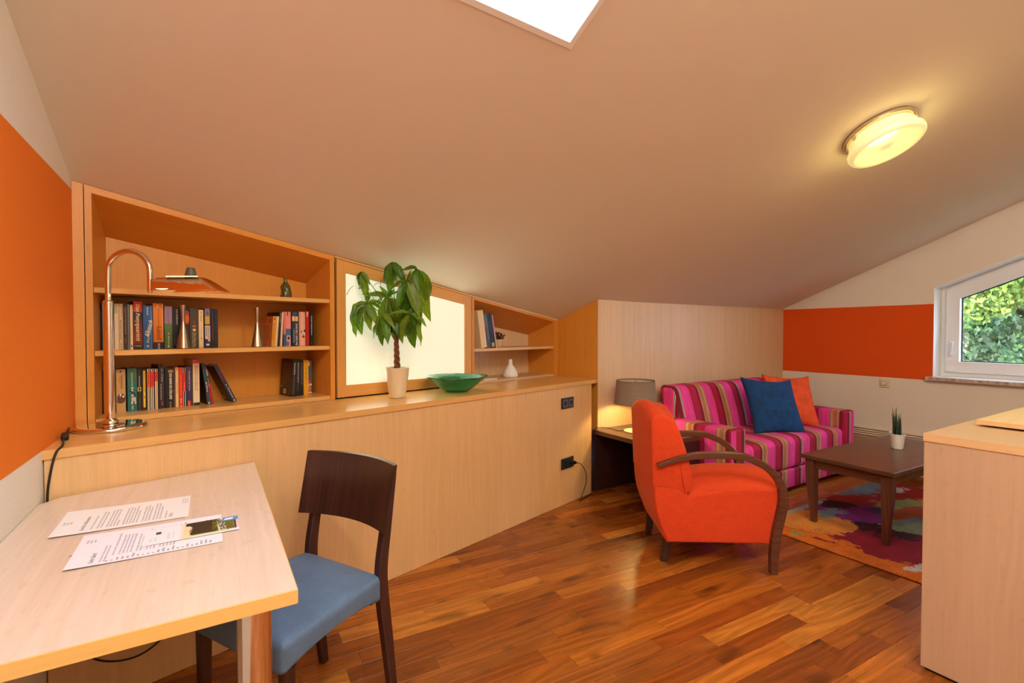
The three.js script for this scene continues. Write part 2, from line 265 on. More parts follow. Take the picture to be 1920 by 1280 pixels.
// ───────────────────────── window in the gable ─────────────────────────
{
  const w = struct('window_1');
  const ring = (a, b, x, d) => extrudeMap(poly(winPoly(a), [winPoly(b)]), d, (p, q, e) => [x + e, q, p]);
  part('window_frame', ring(0.0, 0.05, 5.60, 0.07), pvc, w);
  const sash = part('sash', ring(0.04, 0.13, 5.575, 0.065), pvc, w);
  part('glazing_bead', ring(0.125, 0.134, 5.572, 0.05), pvc, sash);
  part('gasket', ring(0.128, 0.141, 5.622, 0.012), rubber, sash);
  part('pane', extrudeMap(poly(winPoly(0.132)), 0.004, (p, q, e) => [5.626 + e, q, p]), phys({ color: '#ffffff', transmission: 1, thickness: 0, roughness: 0, ior: 1.5 }), sash);
  const h = part('window_handle', merge([rbox(0.014, 0.062, 0.026, 0.006, 5.568, 1.19, -1.655), M(cyl(0.008, 0.008, 0.035, 0, 0, 0, 16), 5.565, 1.205, -1.655, 0, 0, Math.PI / 2), M(rbox(0.013, 0.115, 0.019, 0.006), 5.528, 1.152, -1.648, 0.12, 0, 0.06)]), pvc, sash);
  const stone = std({ map: dataTex(256, 256, (u, v) => { const k = 0.92 + 0.25 * (fbm(u * 9, v * 26, 91, 4) - 0.5) - 0.2 * smooth(vnoise(u * 14, v * 30, 93), 0.7, 0.95); return [214 * k, 198 * k, 186 * k]; }, true, 1 / 0.5, 1 / 0.5), roughness: 0.4 });
  part('window_sill', uvBox(boxAB(5.375, 5.60, 0.872, 0.904, -1.782, -0.42, 0.004), 'z'), stone, w, 'pale stone sill');
}

// ───────────────────────── built-in bookcase, lit panel and niche (local: x = s, z = n) ─────────────────────────
const SHELF1 = 1.484, SHELF2 = 1.221, SHELF3 = 0.938, NSH = 1.176, NBOT = 0.932, DEP = -0.3;
{
  const b = thing('bookcase', 'maple built-in bookcase with two shelves under the sloping ceiling', 'bookcase', [K0[0], 0, K0[1]], KA);
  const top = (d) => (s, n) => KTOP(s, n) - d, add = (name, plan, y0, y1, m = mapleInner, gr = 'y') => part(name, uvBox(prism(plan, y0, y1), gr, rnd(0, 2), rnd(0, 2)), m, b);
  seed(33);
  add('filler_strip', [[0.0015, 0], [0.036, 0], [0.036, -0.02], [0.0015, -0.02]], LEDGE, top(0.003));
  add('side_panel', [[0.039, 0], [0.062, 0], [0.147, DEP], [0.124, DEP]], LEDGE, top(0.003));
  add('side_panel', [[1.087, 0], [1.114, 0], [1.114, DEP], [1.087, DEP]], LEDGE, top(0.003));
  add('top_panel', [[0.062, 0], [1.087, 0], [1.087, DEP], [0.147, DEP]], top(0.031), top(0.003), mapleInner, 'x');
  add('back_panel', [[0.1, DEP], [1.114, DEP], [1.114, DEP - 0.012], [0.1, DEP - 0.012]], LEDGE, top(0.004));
  const sh = (name, y0, y1, f) => add(name, [[0.0635 - f * 0.28, f], [1.0865, f], [1.0865, DEP + 0.001], [0.1465, DEP + 0.001]], y0, y1, mapleMid, 'x');
  sh('shelf', SHELF1 - 0.021, SHELF1, -0.008); sh('shelf', SHELF2 - 0.021, SHELF2, -0.008); sh('bottom_board', LEDGE + 0.0005, SHELF3, -0.004);
}
{
  const o = thing('light_panel', 'glowing cream panel in a maple frame behind the braided plant', 'light panel', [K0[0], 0, K0[1]], KA);
  const top = (d) => (s, n) => KTOP(s, n) - d, add = (name, plan, y0, y1, m = mapleFrame, gr = 'y', par = o) => part(name, uvBox(prism(plan, y0, y1), gr, rnd(0, 2), rnd(0, 2)), m, par);
  const a = 1.128, c = 2.166, g0 = 1.183, g1 = 2.106, yb = 0.922, gb = 0.99, GT = 0.078;
  add('frame_stile', [[a, 0], [g0, 0], [g0, -0.02], [a, -0.02]], yb, top(0.014)); add('frame_stile', [[g1, 0], [c, 0], [c, -0.02], [g1, -0.02]], yb, top(0.014));
  add('frame_rail', [[g0, 0], [g1, 0], [g1, -0.02], [g0, -0.02]], yb, gb, mapleFrame, 'x'); add('frame_rail', [[g0, 0], [g1, 0], [g1, -0.02], [g0, -0.02]], top(GT), top(0.014), mapleFrame, 'x');
  add('cover_strip', [[a - 0.012, 0.004], [c, 0.004], [c, -0.02], [a - 0.012, -0.02]], top(0.0125), top(0.003), mapleMid, 'x');
  const glow = std({ color: '#f4eccb', roughness: 0.5, emissive: rgb(GLOW.panel) });
  part('diffuser', prism([[g0, -0.010], [g1, -0.010], [g1, -0.016], [g0, -0.016]], gb, (s, n) => KTOP(s, n) - GT), glow, o, 'cream backlit diffuser');
  part('backing', prism([[a, -0.021], [c, -0.021], [c, -0.03], [a, -0.03]], LEDGE, top(0.02)), std({ color: '#2a1a10', roughness: 0.9 }), o);
  const L = new THREE.RectAreaLight(rgb(LIGHT.panel), 1, 0.9, 0.56); L.position.set(1.645, 1.285, -0.002); L.lookAt(1.645, 1.285, 5); L.rotation.set(0, Math.PI, 0);
  const [px, pz] = W(1.645, 0.004); L.position.set(px, 1.285, pz); scene.add(L); L.lookAt(px + KS, 1.285, pz + KC); L.name = 'light_panel_light';
}
{
  const b = thing('shelf_niche', 'low maple shelf niche between the lit panel and the sofa wall', 'shelf unit', [K0[0], 0, K0[1]], KA);
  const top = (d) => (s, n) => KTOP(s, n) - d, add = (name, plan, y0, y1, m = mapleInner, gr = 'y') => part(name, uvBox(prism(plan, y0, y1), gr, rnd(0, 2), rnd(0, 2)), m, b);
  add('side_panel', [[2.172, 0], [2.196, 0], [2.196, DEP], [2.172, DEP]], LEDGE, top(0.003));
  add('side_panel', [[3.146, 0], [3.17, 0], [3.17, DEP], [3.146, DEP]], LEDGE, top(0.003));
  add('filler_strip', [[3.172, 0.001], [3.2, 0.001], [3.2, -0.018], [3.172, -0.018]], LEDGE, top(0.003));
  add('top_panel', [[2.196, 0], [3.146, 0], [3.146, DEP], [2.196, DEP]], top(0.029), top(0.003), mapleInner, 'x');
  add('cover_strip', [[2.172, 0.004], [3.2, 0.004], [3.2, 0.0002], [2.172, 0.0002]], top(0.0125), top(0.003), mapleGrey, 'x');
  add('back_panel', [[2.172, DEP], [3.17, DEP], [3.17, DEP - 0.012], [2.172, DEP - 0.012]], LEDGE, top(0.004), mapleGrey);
  const sh = (name, y0, y1, f) => add(name, [[2.1965, f], [3.1455, f], [3.1455, DEP + 0.001], [2.1965, DEP + 0.001]], y0, y1, maple, 'x');
  sh('shelf', NSH - 0.021, NSH, -0.008); sh('bottom_board', LEDGE + 0.0005, NBOT, -0.004);
}

// ───────────────────────── books ─────────────────────────
// spine designs are drawn into one canvas; each book's cover reads its own cell
const AT = document.createElement('canvas'); AT.width = 2048; AT.height = 1024; const cx2 = AT.getContext('2d');
cx2.fillStyle = '#888'; cx2.fillRect(0, 0, 2048, 1024);
let cell = 0;
function spineCell(draw, base) {
  const i = cell++, x = (i % 32) * 64, y = Math.floor(i / 32) * 272; cx2.save(); cx2.beginPath(); cx2.rect(x, y, 64, 272); cx2.clip(); cx2.translate(x, y);
  cx2.fillStyle = base; cx2.fillRect(0, 0, 64, 272); cx2.save(); cx2.beginPath(); cx2.rect(0, 0, 64, 256); cx2.clip(); draw?.(cx2); cx2.restore(); cx2.fillStyle = base; cx2.fillRect(0, 257, 64, 15); cx2.restore();
  return { u0: (x + 1) / 2048, u1: (x + 63) / 2048, v0: 1 - (y + 255) / 1024, v1: 1 - (y + 1) / 1024, su: (x + 32) / 2048, sv: 1 - (y + 265) / 1024 };
}
let coverX = 0;
function coverCell(draw, base) { const x = coverX, y = 700; coverX += 200; cx2.save(); cx2.beginPath(); cx2.rect(x, y, 196, 300); cx2.clip(); cx2.translate(x, y); cx2.fillStyle = base; cx2.fillRect(0, 0, 196, 300); draw(cx2); cx2.restore(); return { u0: (x + 1) / 2048, u1: (x + 195) / 2048, v0: 1 - (y + 299) / 1024, v1: 1 - (y + 1) / 1024 }; }
const down = (t, x, y, size, color, font = 'sans-serif', style = 'bold', squeeze) => (c) => { c.save(); c.translate(x, y); c.rotate(Math.PI / 2); c.fillStyle = color; c.font = style + ' ' + size + 'px ' + font; c.textBaseline = 'middle'; if (squeeze) c.fillText(t, 0, 0, squeeze); else c.fillText(t, 0, 0); c.restore(); };
const up = (t, x, y, size, color, font = 'sans-serif', style = 'bold', squeeze) => (c) => { c.save(); c.translate(x, y); c.rotate(-Math.PI / 2); c.fillStyle = color; c.font = style + ' ' + size + 'px ' + font; c.textBaseline = 'middle'; if (squeeze) c.fillText(t, 0, 0, squeeze); else c.fillText(t, 0, 0); c.restore(); };
const rect = (x, y, w, h, col) => (c) => { c.fillStyle = col; c.fillRect(x, y, w, h); };
const blob = (x, y, rx, ry, col) => (c) => { c.fillStyle = col; c.beginPath(); c.ellipse(x, y, rx, ry, 0, 0, 7); c.fill(); };
const all = (...f) => (c) => f.forEach((g) => g(c));
const atlas = new THREE.CanvasTexture(AT); atlas.colorSpace = THREE.SRGBColorSpace; atlas.magFilter = THREE.LinearFilter;
const bookMat = std({ map: atlas, roughness: 0.42 }), pageMat = std({ map: dataTex(128, 64, (u, v, x) => { const k = 0.9 + 0.2 * (hash(x, 0, 4) - 0.5); return [232 * k, 214 * k, 178 * k]; }, true, 30, 1), roughness: 0.9 });
function paintUV(g, f) { const h = g.index ? g.toNonIndexed() : g, p = h.attributes.position, n = h.attributes.normal, uv = new Float32Array(p.count * 2); for (let i = 0; i < p.count; i++) { const [u, v] = f(p.getX(i), p.getY(i), p.getZ(i), n.getX(i), n.getY(i), n.getZ(i)); uv[2 * i] = u; uv[2 * i + 1] = v; } h.setAttribute('uv', new THREE.BufferAttribute(uv, 2)); return h; }
function makeBook(name, label, group, s, n, y, w, h, d, cellUV, cover, lean = 0, yaw = 0) {
  const [x, z] = W(s, n), o = thing(name, label, 'book', [x, y + 0.0003 + Math.max(0, -Math.sin(lean) * w), z], 0, group); o.rotation.set(0, KA + yaw, lean, 'YXZ');
  const t = Math.min(0.0022, w * 0.12), sp = new THREE.BoxGeometry(w, h, 0.003).translate(w / 2, h / 2, -0.0015), bl = new THREE.BoxGeometry(t, h, d - 0.003).translate(t / 2, h / 2, -0.003 - (d - 0.003) / 2), br = new THREE.BoxGeometry(t, h, d - 0.003).translate(w - t / 2, h / 2, -0.003 - (d - 0.003) / 2);
  const c = cellUV, flat = () => [c.su, c.sv];
  part('cover', merge([
    paintUV(sp, (px, py, pz, nx, ny, nz) => nz > 0.5 ? [lerp(c.u0, c.u1, px / w), lerp(c.v0, c.v1, py / h)] : flat()),
    paintUV(bl, (px, py, pz, nx) => cover && nx < -0.5 ? [lerp(cover.u1, cover.u0, clamp(-pz / d, 0, 1)), lerp(cover.v0, cover.v1, py / h)] : flat()), paintUV(br, flat)]), bookMat, o);
  part('pages', new THREE.BoxGeometry(w - 2 * t, h - 0.005, d - 0.006).translate(w / 2, h / 2, -0.003 - (d - 0.006) / 2), pageMat, o);
  return o;
}
const G1 = 'books on the upper book shelf', G2 = 'books on the bottom board of the bookcase', G3 = 'books leaning in the low niche';
const N2 = -0.115, N1 = -0.15;
{
  const B = (label, s0, s1, h, base, draw, d = 0.135) => makeBook('book', label, G1, s0, N2, SHELF2, s1 - s0 - 0.0008, h, d, spineCell(draw, base));
  B('thin blue paperback at the far left end of the upper shelf', 0.1055, 0.119, 0.203, '#3f74b4', rect(0, 0, 8, 256, '#284f86'));
  B('dark grey paperback hidden half behind the chrome lamp pole', 0.1195, 0.1405, 0.203, '#4a4038', rect(40, 0, 24, 256, '#b9a684'));
  B('wide cream paperback with small dark letters at its head', 0.141, 0.1625, 0.203, '#dcc196', all(down('Helga', 22, 6, 22, '#4a3a28', 'serif', 'bold', 50), down('bezahlt', 42, 10, 20, '#6a5230', 'sans-serif', 'bold', 44)));
  B('beige paperback with a dark title running down its spine', 0.163, 0.1775, 0.203, '#cfae84', all(down('Spezial-Trainer', 26, 90, 28, '#3a3446', 'sans-serif', 'bold', 110), down('Edition', 48, 12, 18, '#6a4a3a'), down('GOLF', 32, 216, 22, '#4a3a30')));
  B('dark brown paperback with bronze lettering and a grey edge', 0.178, 0.2, 0.203, '#3a2416', all(rect(0, 0, 30, 256, '#2a1810'), rect(48, 0, 16, 256, '#70707a'), down('DER SPURENLESER', 22, 20, 20, '#b07a44', 'serif', 'bold', 150), rect(14, 190, 18, 30, '#5e3418')));
  B('thin cream paperback with a small dark dot at its foot', 0.202, 0.2125, 0.201, '#e6c698', all(down('Anna Roth', 34, 20, 18, '#8a6a44'), down('Briefe aus dem Garten', 34, 110, 20, '#9a7a50', 'sans-serif', 'normal', 110), blob(32, 236, 16, 9, '#5a2a1a')));
  B('thick red and black novel with a flowing white script title', 0.2142, 0.2472, 0.217, '#2a0f08', (c) => { const g = c.createLinearGradient(0, 60, 0, 256); g.addColorStop(0, '#1c0c08'); g.addColorStop(0.4, '#6a1408'); g.addColorStop(0.75, '#8a2008'); g.addColorStop(1, '#120806'); c.fillStyle = g; c.fillRect(0, 0, 64, 256); c.fillStyle = '#c8240e'; c.fillRect(0, 0, 64, 58); down('Das Ponyquartett', 32, 14, 38, '#f3dca2', 'serif', 'italic bold', 196)(c); c.fillStyle = '#c8b070'; c.fillRect(10, 236, 44, 3); });
  B('blue paperback with a slanted white handwritten title', 0.249, 0.2845, 0.199, '#2a5f9e', all(rect(50, 0, 14, 256, '#3a78c0'), (c) => { c.save(); c.translate(24, 182); c.rotate(-1.25); c.fillStyle = '#ffe9b0'; c.font = 'italic bold 40px serif'; c.fillText('Klausch', 0, 14, 100); c.restore(); }, up('Pocket', 34, 222, 22, '#ffffff', 'serif', 'italic'), blob(32, 238, 9, 7, '#c8bcd8'), down('Roman', 32, 10, 14, '#dfe8f4')));
  B('tall bright orange book with a navy foot band', 0.287, 0.3262, 0.211, '#e8811a', all(rect(0, 218, 64, 38, '#2c2348'), down('Lind', 36, 128, 34, '#8a3a0a', 'serif'), down('Eine Familiensaga', 34, 34, 14, '#a04a10'), rect(24, 10, 10, 12, '#ffe2b0'), down('ROMAN', 34, 224, 18, '#e8d8c0'), rect(60, 0, 4, 218, '#f8dca0')));
  B('paperback with a mauve upper half and green lower half', 0.33, 0.3615, 0.199, '#5a7a3a', all(rect(0, 0, 64, 106, '#a07c92'), down('Sommerwiese', 32, 14, 18, '#7a5a74', 'serif'), down('E. Brunner', 34, 160, 18, '#e0e0c0'), blob(32, 240, 6, 6, '#ffffff')));
  B('black paperback with thin pale title behind the left candle holder', 0.362, 0.3895, 0.195, '#161012', all(down('Los Indianos', 44, 12, 22, '#d8c8a8', 'serif', 'bold', 96), (c) => { c.strokeStyle = '#6a4a8a'; c.lineWidth = 3; for (let i = 0; i < 5; i++) { c.beginPath(); c.moveTo(10 + i * 9, 236); c.lineTo(20 + i * 9, 190 - i * 4); c.stroke(); } }));
  B('dark paperback with a glowing red patch beside the candle holder', 0.3905, 0.4305, 0.194, '#2c1210', all(blob(44, 62, 26, 44, '#b03010'), blob(48, 70, 14, 26, '#e8601c'), down('passion', 24, 92, 20, '#e8c890', 'serif', 'italic'), down('1990', 46, 200, 16, '#c06a50')));
  B('dark olive paperback with small coral and cream emblems', 0.432, 0.4675, 0.195, '#443a28', all(rect(22, 112, 24, 10, '#e06a4a'), blob(34, 140, 12, 9, '#e8c080'), down('Die Päpstin', 38, 156, 16, '#d8c090', 'serif'), down('am Königshof', 24, 154, 14, '#c8a878', 'serif'), down('Reihe', 34, 84, 13, '#b06a40')));
  B('narrow cream paperback between the olive and the navy book', 0.4695, 0.4905, 0.187, '#e9c894', all(down('H. Sand', 34, 14, 18, '#5a3a2a'), down('Der kleine Garten', 34, 120, 16, '#a88a60', 'sans-serif', 'normal', 90), blob(34, 192, 6, 4, '#7a1010')));
  B('navy paperback with a mauve head and a yellow square', 0.4935, 0.5235, 0.195, '#24203a', all(rect(6, 0, 46, 48, '#8c7a94'), blob(30, 32, 12, 12, '#6a5070'), rect(8, 50, 44, 54, '#d2a22c'), rect(8, 112, 46, 86, '#dccab4'), down('Schweine im', 40, 116, 18, '#3a2c3a', 'sans-serif', 'bold', 76), down('Weltall', 22, 120, 18, '#3a2c3a'), blob(44, 202, 12, 14, '#c8a898'), rect(18, 228, 28, 12, '#d8d8d8')));
  B('thin black paperback with red lettering on the upper shelf', 0.5243, 0.536, 0.195, '#1a1016', all(down('KALTES HERZ', 34, 90, 30, '#b8202c', 'sans-serif', 'bold', 110), down('A. Berg', 34, 18, 18, '#7a7a8a')));
  B('dark navy paperback ending the left row on the upper shelf', 0.5365, 0.5545, 0.192, '#1c1a2a', down('Nachtfahrt', 32, 70, 22, '#34304a', 'serif'));
  // right group, three of them tipped against the upright ones
  const lean = -0.075;
  const oc = coverCell((c) => { c.fillStyle = '#7a2c10'; c.font = 'bold 15px sans-serif'; c.fillText('Gesünder', 22, 34); c.fillText('leben mit', 22, 52); c.fillText('Köpfchen', 22, 70); c.fillStyle = '#b0341a'; c.beginPath(); c.arc(146, 46, 20, 0, 7); c.fill(); for (let i = 0; i < 8; i++) { c.fillStyle = '#6a2410'; c.beginPath(); c.arc(30, 100 + i * 21, 5, 0, 7); c.fill(); c.fillRect(42, 96 + i * 21, 90 + 30 * hash(i, 2, 3), 4); c.fillRect(42, 104 + i * 21, 70 + 30 * hash(i, 4, 3), 3); } c.fillRect(22, 276, 90, 8); }, '#cd7440');
  const L = (label, s0, w, h, base, draw, cov, d = 0.15, ln = lean) => makeBook('book', label, G1, s0, N2 + 0.01, SHELF2, w, h, d, spineCell(draw, base), cov, ln);
  L('leaning terracotta paperback showing its dotted back cover', 0.806, 0.016, 0.163, '#d08a2c', all(rect(0, 0, 64, 256, '#e0982c'), down('Kopfschule', 32, 60, 28, '#8a4a10'), rect(18, 14, 26, 20, '#b03a18')), oc);
  L('leaning narrow cream paperback beside the terracotta one', 0.8235, 0.0125, 0.163, '#e8d2a4', all(rect(0, 0, 14, 256, '#d0a048'), down('Ratgeber', 36, 60, 22, '#c8a878')));
  L('leaning dark brown hardback rising behind the terracotta cover', 0.8375, 0.013, 0.187, '#34201a', all(down('ATLAS', 32, 10, 24, '#c8b8a0')), null, 0.165);
  L('leaning pale salmon paperback next to the pink and blue one', 0.852, 0.0105, 0.187, '#ecc8a4', rect(0, 0, 14, 256, '#d8a070'), null, 0.14, -0.05);
  B('pink paperback with a blue lower part and a small figure', 0.875, 0.916, 0.19, '#3a5a7a', all(rect(0, 0, 64, 128, '#e88a80'), rect(0, 0, 20, 170, '#d87468'), rect(20, 126, 44, 50, '#4a6a8c'), rect(32, 0, 8, 32, '#6a3028'), rect(28, 176, 32, 80, '#dca090'), blob(44, 196, 9, 12, '#3a2020'), blob(38, 236, 12, 18, '#8a5a9a')));
  B('navy paperback with a cream label and white downward title', 0.921, 0.9575, 0.19, '#23304c', all(rect(4, 34, 56, 36, '#e8c890'), rect(22, 34, 18, 36, '#e0a040'), rect(10, 2, 40, 28, '#3c5270'), up('Der Kuhl / Ole Rock', 46, 250, 26, '#e8dcc8', 'sans-serif', 'bold', 164), up('Kriminalroman', 20, 230, 14, '#c8c0b8')));
  B('pale pink paperback with a dark little animal on its spine', 0.962, 0.9965, 0.192, '#e2a48c', all(rect(20, 0, 24, 256, '#eab49c'), blob(44, 158, 18, 22, '#e8c0b0'), blob(24, 150, 6, 7, '#2a1414'), blob(56, 144, 9, 10, '#3a1c18'), blob(44, 186, 14, 9, '#9a2018'), blob(40, 170, 5, 4, '#5a2a20')));
  B('red paperback with a white figure at the top of its spine', 0.9975, 1.0195, 0.195, '#b01c12', all(blob(34, 12, 16, 12, '#e8b0a0'), rect(22, 20, 7, 22, '#f0d0c0'), rect(38, 20, 7, 22, '#f0d0c0'), down('Feuer', 32, 190, 18, '#d04030')));
  B('slim black paperback with white title ending the upper row', 1.0215, 1.0445, 0.19, '#140c0c', all(down('Saladin Saloanders', 34, 26, 24, '#e0d4c4', 'sans-serif', 'bold', 150), blob(32, 238, 10, 6, '#4a4040')));
}
{
  const B = (label, s0, s1, h, base, draw, d = 0.135, cov, lean = 0, n = N1, y = SHELF3) => makeBook('book', label, G2, s0, n, y, s1 - s0 - 0.0008, h, d, spineCell(draw, base), cov, lean);
  B('thin dark purple paperback at the far left of the bottom row', 0.1085, 0.119, 0.192, '#3a1e3c', rect(30, 0, 34, 256, '#7a3a5a'));
  B('plain brown paperback tucked behind the lamp pole', 0.1195, 0.138, 0.188, '#6a4a30', null);
  B('slim black paperback just right of the lamp pole', 0.1385, 0.1525, 0.188, '#1a1416', down('ECHO', 36, 30, 26, '#7a7078'));
  B('wide tan paperback with a dark furry animal picture', 0.1545, 0.1885, 0.193, '#c99a5e', all(rect(0, 0, 64, 20, '#b88a50'), blob(34, 172, 28, 28, '#5a2c20'), blob(30, 156, 7, 12, '#f0d8b8'), blob(46, 162, 9, 7, '#f0d8b8'), blob(34, 162, 6, 7, '#2a1210'), blob(30, 190, 26, 12, '#6a3a28'), down('Tierkommissare', 38, 32, 20, '#5a3018', 'sans-serif', 'bold', 84), down('Krimi', 24, 44, 14, '#c8602c'), rect(26, 8, 10, 12, '#4a2a18')));
  B('wide teal paperback with a diving figure and green title', 0.1945, 0.23, 0.196, '#1f6a66', all(rect(0, 0, 64, 70, '#38685a'), down('Sommer auf See', 32, 26, 20, '#b8c060', 'sans-serif', 'bold', 80), down('Das Erbe', 32, 110, 22, '#e8e8d0'), (c) => { c.strokeStyle = '#2a2018'; c.lineWidth = 9; c.beginPath(); c.moveTo(12, 132); c.lineTo(46, 152); c.lineTo(50, 176); c.stroke(); }, blob(46, 184, 10, 14, '#e0c090'), blob(30, 204, 6, 12, '#e8c8a0'), blob(52, 204, 5, 10, '#e8d0a8'), down('Bd. 2', 32, 224, 16, '#d8dcc8')));
  B('slim black paperback with a small yellow picture square', 0.2312, 0.2462, 0.193, '#241610', all(rect(2, 112, 58, 26, '#e0b43c'), blob(32, 125, 16, 10, '#4a2810'), down('Schwarzwald', 34, 46, 24, '#e0c490', 'sans-serif', 'bold', 60), down('E. Lehmann', 34, 146, 20, '#8a6a44')));
  B('black paperback with one bright yellow stripe down its spine', 0.247, 0.2665, 0.192, '#2a1a0c', all((c) => { c.fillStyle = '#eac22c'; c.beginPath(); c.roundRect(20, 12, 26, 228, 10); c.fill(); }, down('Deutschstunde', 33, 26, 16, '#8a5a10'), blob(33, 176, 6, 5, '#3a1c08')));
  const strip = (col, cut) => all(rect(0, 0, 64, 256, '#3a1a10'), rect(6, 0, 20, 256, '#e8d8b8'), rect(42, 0, 16, 256, '#e2d2ac'), rect(0, 20, 64, cut, col), rect(22, 40, 20, cut - 40, 'rgba(120,10,0,0.35)'));
  B('thin paperback with an orange band, first of three alike', 0.2675, 0.2805, 0.191, '#3a1a10', strip('#e8541c', 96));
  B('thin paperback with a red band, second of three alike', 0.2812, 0.2945, 0.19, '#3a1a10', strip('#e0281c', 96));
  B('thin paperback with a short red band above gold, third of three', 0.2965, 0.3095, 0.189, '#3a1a10', all(strip('#d8301c', 60), rect(26, 82, 16, 174, '#b87a20')));
  B('tall thick black hardback with silver serif title, bottom row', 0.311, 0.334, 0.206, '#1c1620', all(down('Totwächter', 30, 108, 26, '#c8b0a0', 'serif', 'bold', 100), down('Ea Zehle', 40, 20, 26, '#d8c8c0', 'serif', 'italic', 80), rect(30, 214, 18, 22, '#a8242c'), rect(56, 0, 8, 256, '#33405a')));
  B('black paperback with bold white title facing down the spine', 0.3365, 0.3765, 0.19, '#14100e', all(down('DER MANN INS SÜDLAND', 36, 34, 24, '#f0e8dc', 'sans-serif', 'bold', 168), rect(22, 14, 30, 16, '#b88a30'), rect(56, 0, 8, 256, '#5a3420'), down('Thriller', 34, 216, 14, '#c0a880')));
  B('narrow cream paperback left of the plain red one', 0.3785, 0.3915, 0.191, '#e9bf84', all(rect(24, 8, 18, 12, '#7a3a20'), down('Herbstreise', 34, 96, 22, '#8a5a34', 'sans-serif', 'bold', 70)));
  B('narrow plain red paperback in the bottom row', 0.393, 0.4085, 0.19, '#e03414', all(down('Mein Augenstern', 34, 60, 20, '#ff8a5a', 'sans-serif', 'bold', 120), down('Sie & Er', 34, 200, 26, '#ffe0c8')));
  B('slim black and red paperback with cream edges', 0.4092, 0.4215, 0.189, '#2a1410', all(rect(4, 0, 12, 256, '#e8dcc0'), rect(48, 0, 12, 256, '#e8dcc0'), rect(0, 34, 64, 122, '#d8281c'), down('LILLI', 34, 100, 24, '#ffb090')));
  B('indigo paperback with an orange square at its foot', 0.4232, 0.4468, 0.193, '#322a5c', all(rect(0, 0, 64, 150, '#4a3a5c'), down('Am Ende der Reise', 36, 30, 20, '#d8b8c0', 'sans-serif', 'bold', 130), rect(18, 222, 20, 34, '#e87020'), rect(38, 222, 12, 34, '#d82820')));
  B('tallest book of the bottom row, cream with a pink head', 0.4512, 0.48, 0.225, '#e0b480', all(rect(0, 0, 64, 256, '#ead2ac'), rect(0, 0, 64, 22, '#d84a6a'), rect(40, 4, 18, 14, '#a83a7a'), down('Grosses Handbuch', 26, 30, 16, '#8a5a40'), down('der Naturheilkunde', 44, 34, 15, '#a87a54'), rect(4, 240, 60, 16, '#2a1a14')), 0.15, null);
  B('dark leaning paperback with a slate blue spine', 0.508, 0.524, 0.203, '#12100f', all(rect(0, 0, 64, 256, '#1c2836'), rect(0, 30, 64, 80, '#1e4a50'), down('Ellison', 34, 112, 34, '#e8e4dc'), rect(0, 176, 64, 80, '#3a4658'), blob(32, 246, 16, 7, '#b8c0c8')), 0.13, null, 0.115, N1 + 0.02);
  B('leaning crimson paperback with a pale face at its head', 0.5275, 0.5395, 0.18, '#3a0a14', all(rect(0, 0, 64, 110, '#2a1414'), blob(32, 30, 18, 26, '#d8a890'), rect(0, 110, 64, 146, '#b8142c'), down('Lucia', 34, 70, 24, '#f0e0d0')), 0.125, null, 0.15, N1 + 0.01);
  const qc = coverCell((c) => { c.fillStyle = '#d8c0a0'; c.fillRect(20, 258, 34, 28); c.fillStyle = '#8a6a4a'; c.fillRect(24, 264, 24, 14); }, '#17110f');
  B('last dark paperback of the row, leaning far to the left', 0.622, 0.641, 0.208, '#17110f', all(rect(0, 0, 64, 256, '#22283a'), rect(0, 40, 64, 70, '#4a1c38'), down('A. Thomson', 34, 130, 26, '#cfd6e2', 'sans-serif', 'bold', 100), blob(32, 244, 16, 8, '#9aa8c0')), 0.14, qc, 0.43, N1 + 0.03);
  // right end of the bottom board
  const bc = coverCell((c) => { c.fillStyle = '#6a4434'; for (let i = 0; i < 26; i++) c.fillRect(26, 30 + i * 7, 120 + 34 * hash(i, 6, 2) - (i > 20 ? 60 : 0), 2.4); c.fillStyle = '#d8ba88'; c.fillRect(60, 246, 42, 36); c.fillStyle = '#9a7440'; c.fillRect(70, 254, 22, 20); c.fillStyle = '#c8a070'; c.beginPath(); c.ellipse(22, 226, 8, 14, 0.4, 0, 7); c.fill(); }, '#231512');
  B('black paperback tipped over, showing its printed back cover', 0.915, 0.9375, 0.208, '#201412', all(down('Tintenblut', 36, 24, 30, '#c8ccd4', 'serif', 'bold', 84), down('PARANOIA', 34, 120, 24, '#7a7078')), 0.15, bc, -0.062, N1 + 0.03);
  B('second black paperback with silver title in the right group', 0.945, 0.9735, 0.203, '#1c1618', all(down('MIDNIGHT', 36, 18, 26, '#b8a8a8', 'serif'), down('Silence', 36, 140, 24, '#5a5458')), 0.14, null, -0.02, N1 + 0.015);
  B('thin black paperback beside the plain yellow one', 0.977, 0.994, 0.2, '#1e1416', down('STERNSPUR', 34, 20, 26, '#a88a90', 'serif', 'bold', 180), 0.14, null, 0, N1 + 0.01);
  B('plain yellow paperback near the right end of the bottom row', 0.9965, 1.0245, 0.201, '#e0a220', all(rect(22, 0, 12, 22, '#8a6a10'), down('Wortschatz', 30, 54, 16, '#7a5010'), blob(30, 98, 5, 5, '#5a3008'), down('Ausgabe A', 34, 110, 13, '#a87818')), 0.135, null, 0, N1 + 0.01);
  B('grey blue comic with a colourful scene at its foot', 1.0275, 1.0595, 0.195, '#4a5664', all(rect(20, 8, 18, 34, '#e8b45c'), blob(34, 166, 16, 16, '#c04030'), blob(24, 190, 10, 16, '#e8c8b0'), blob(50, 184, 9, 9, '#f0e8e0'), blob(36, 214, 18, 22, '#d87848'), rect(8, 204, 12, 34, '#1c1c24'), rect(6, 238, 54, 14, '#e8b0a0')), 0.13, null, 0, N1 - 0.02);
}
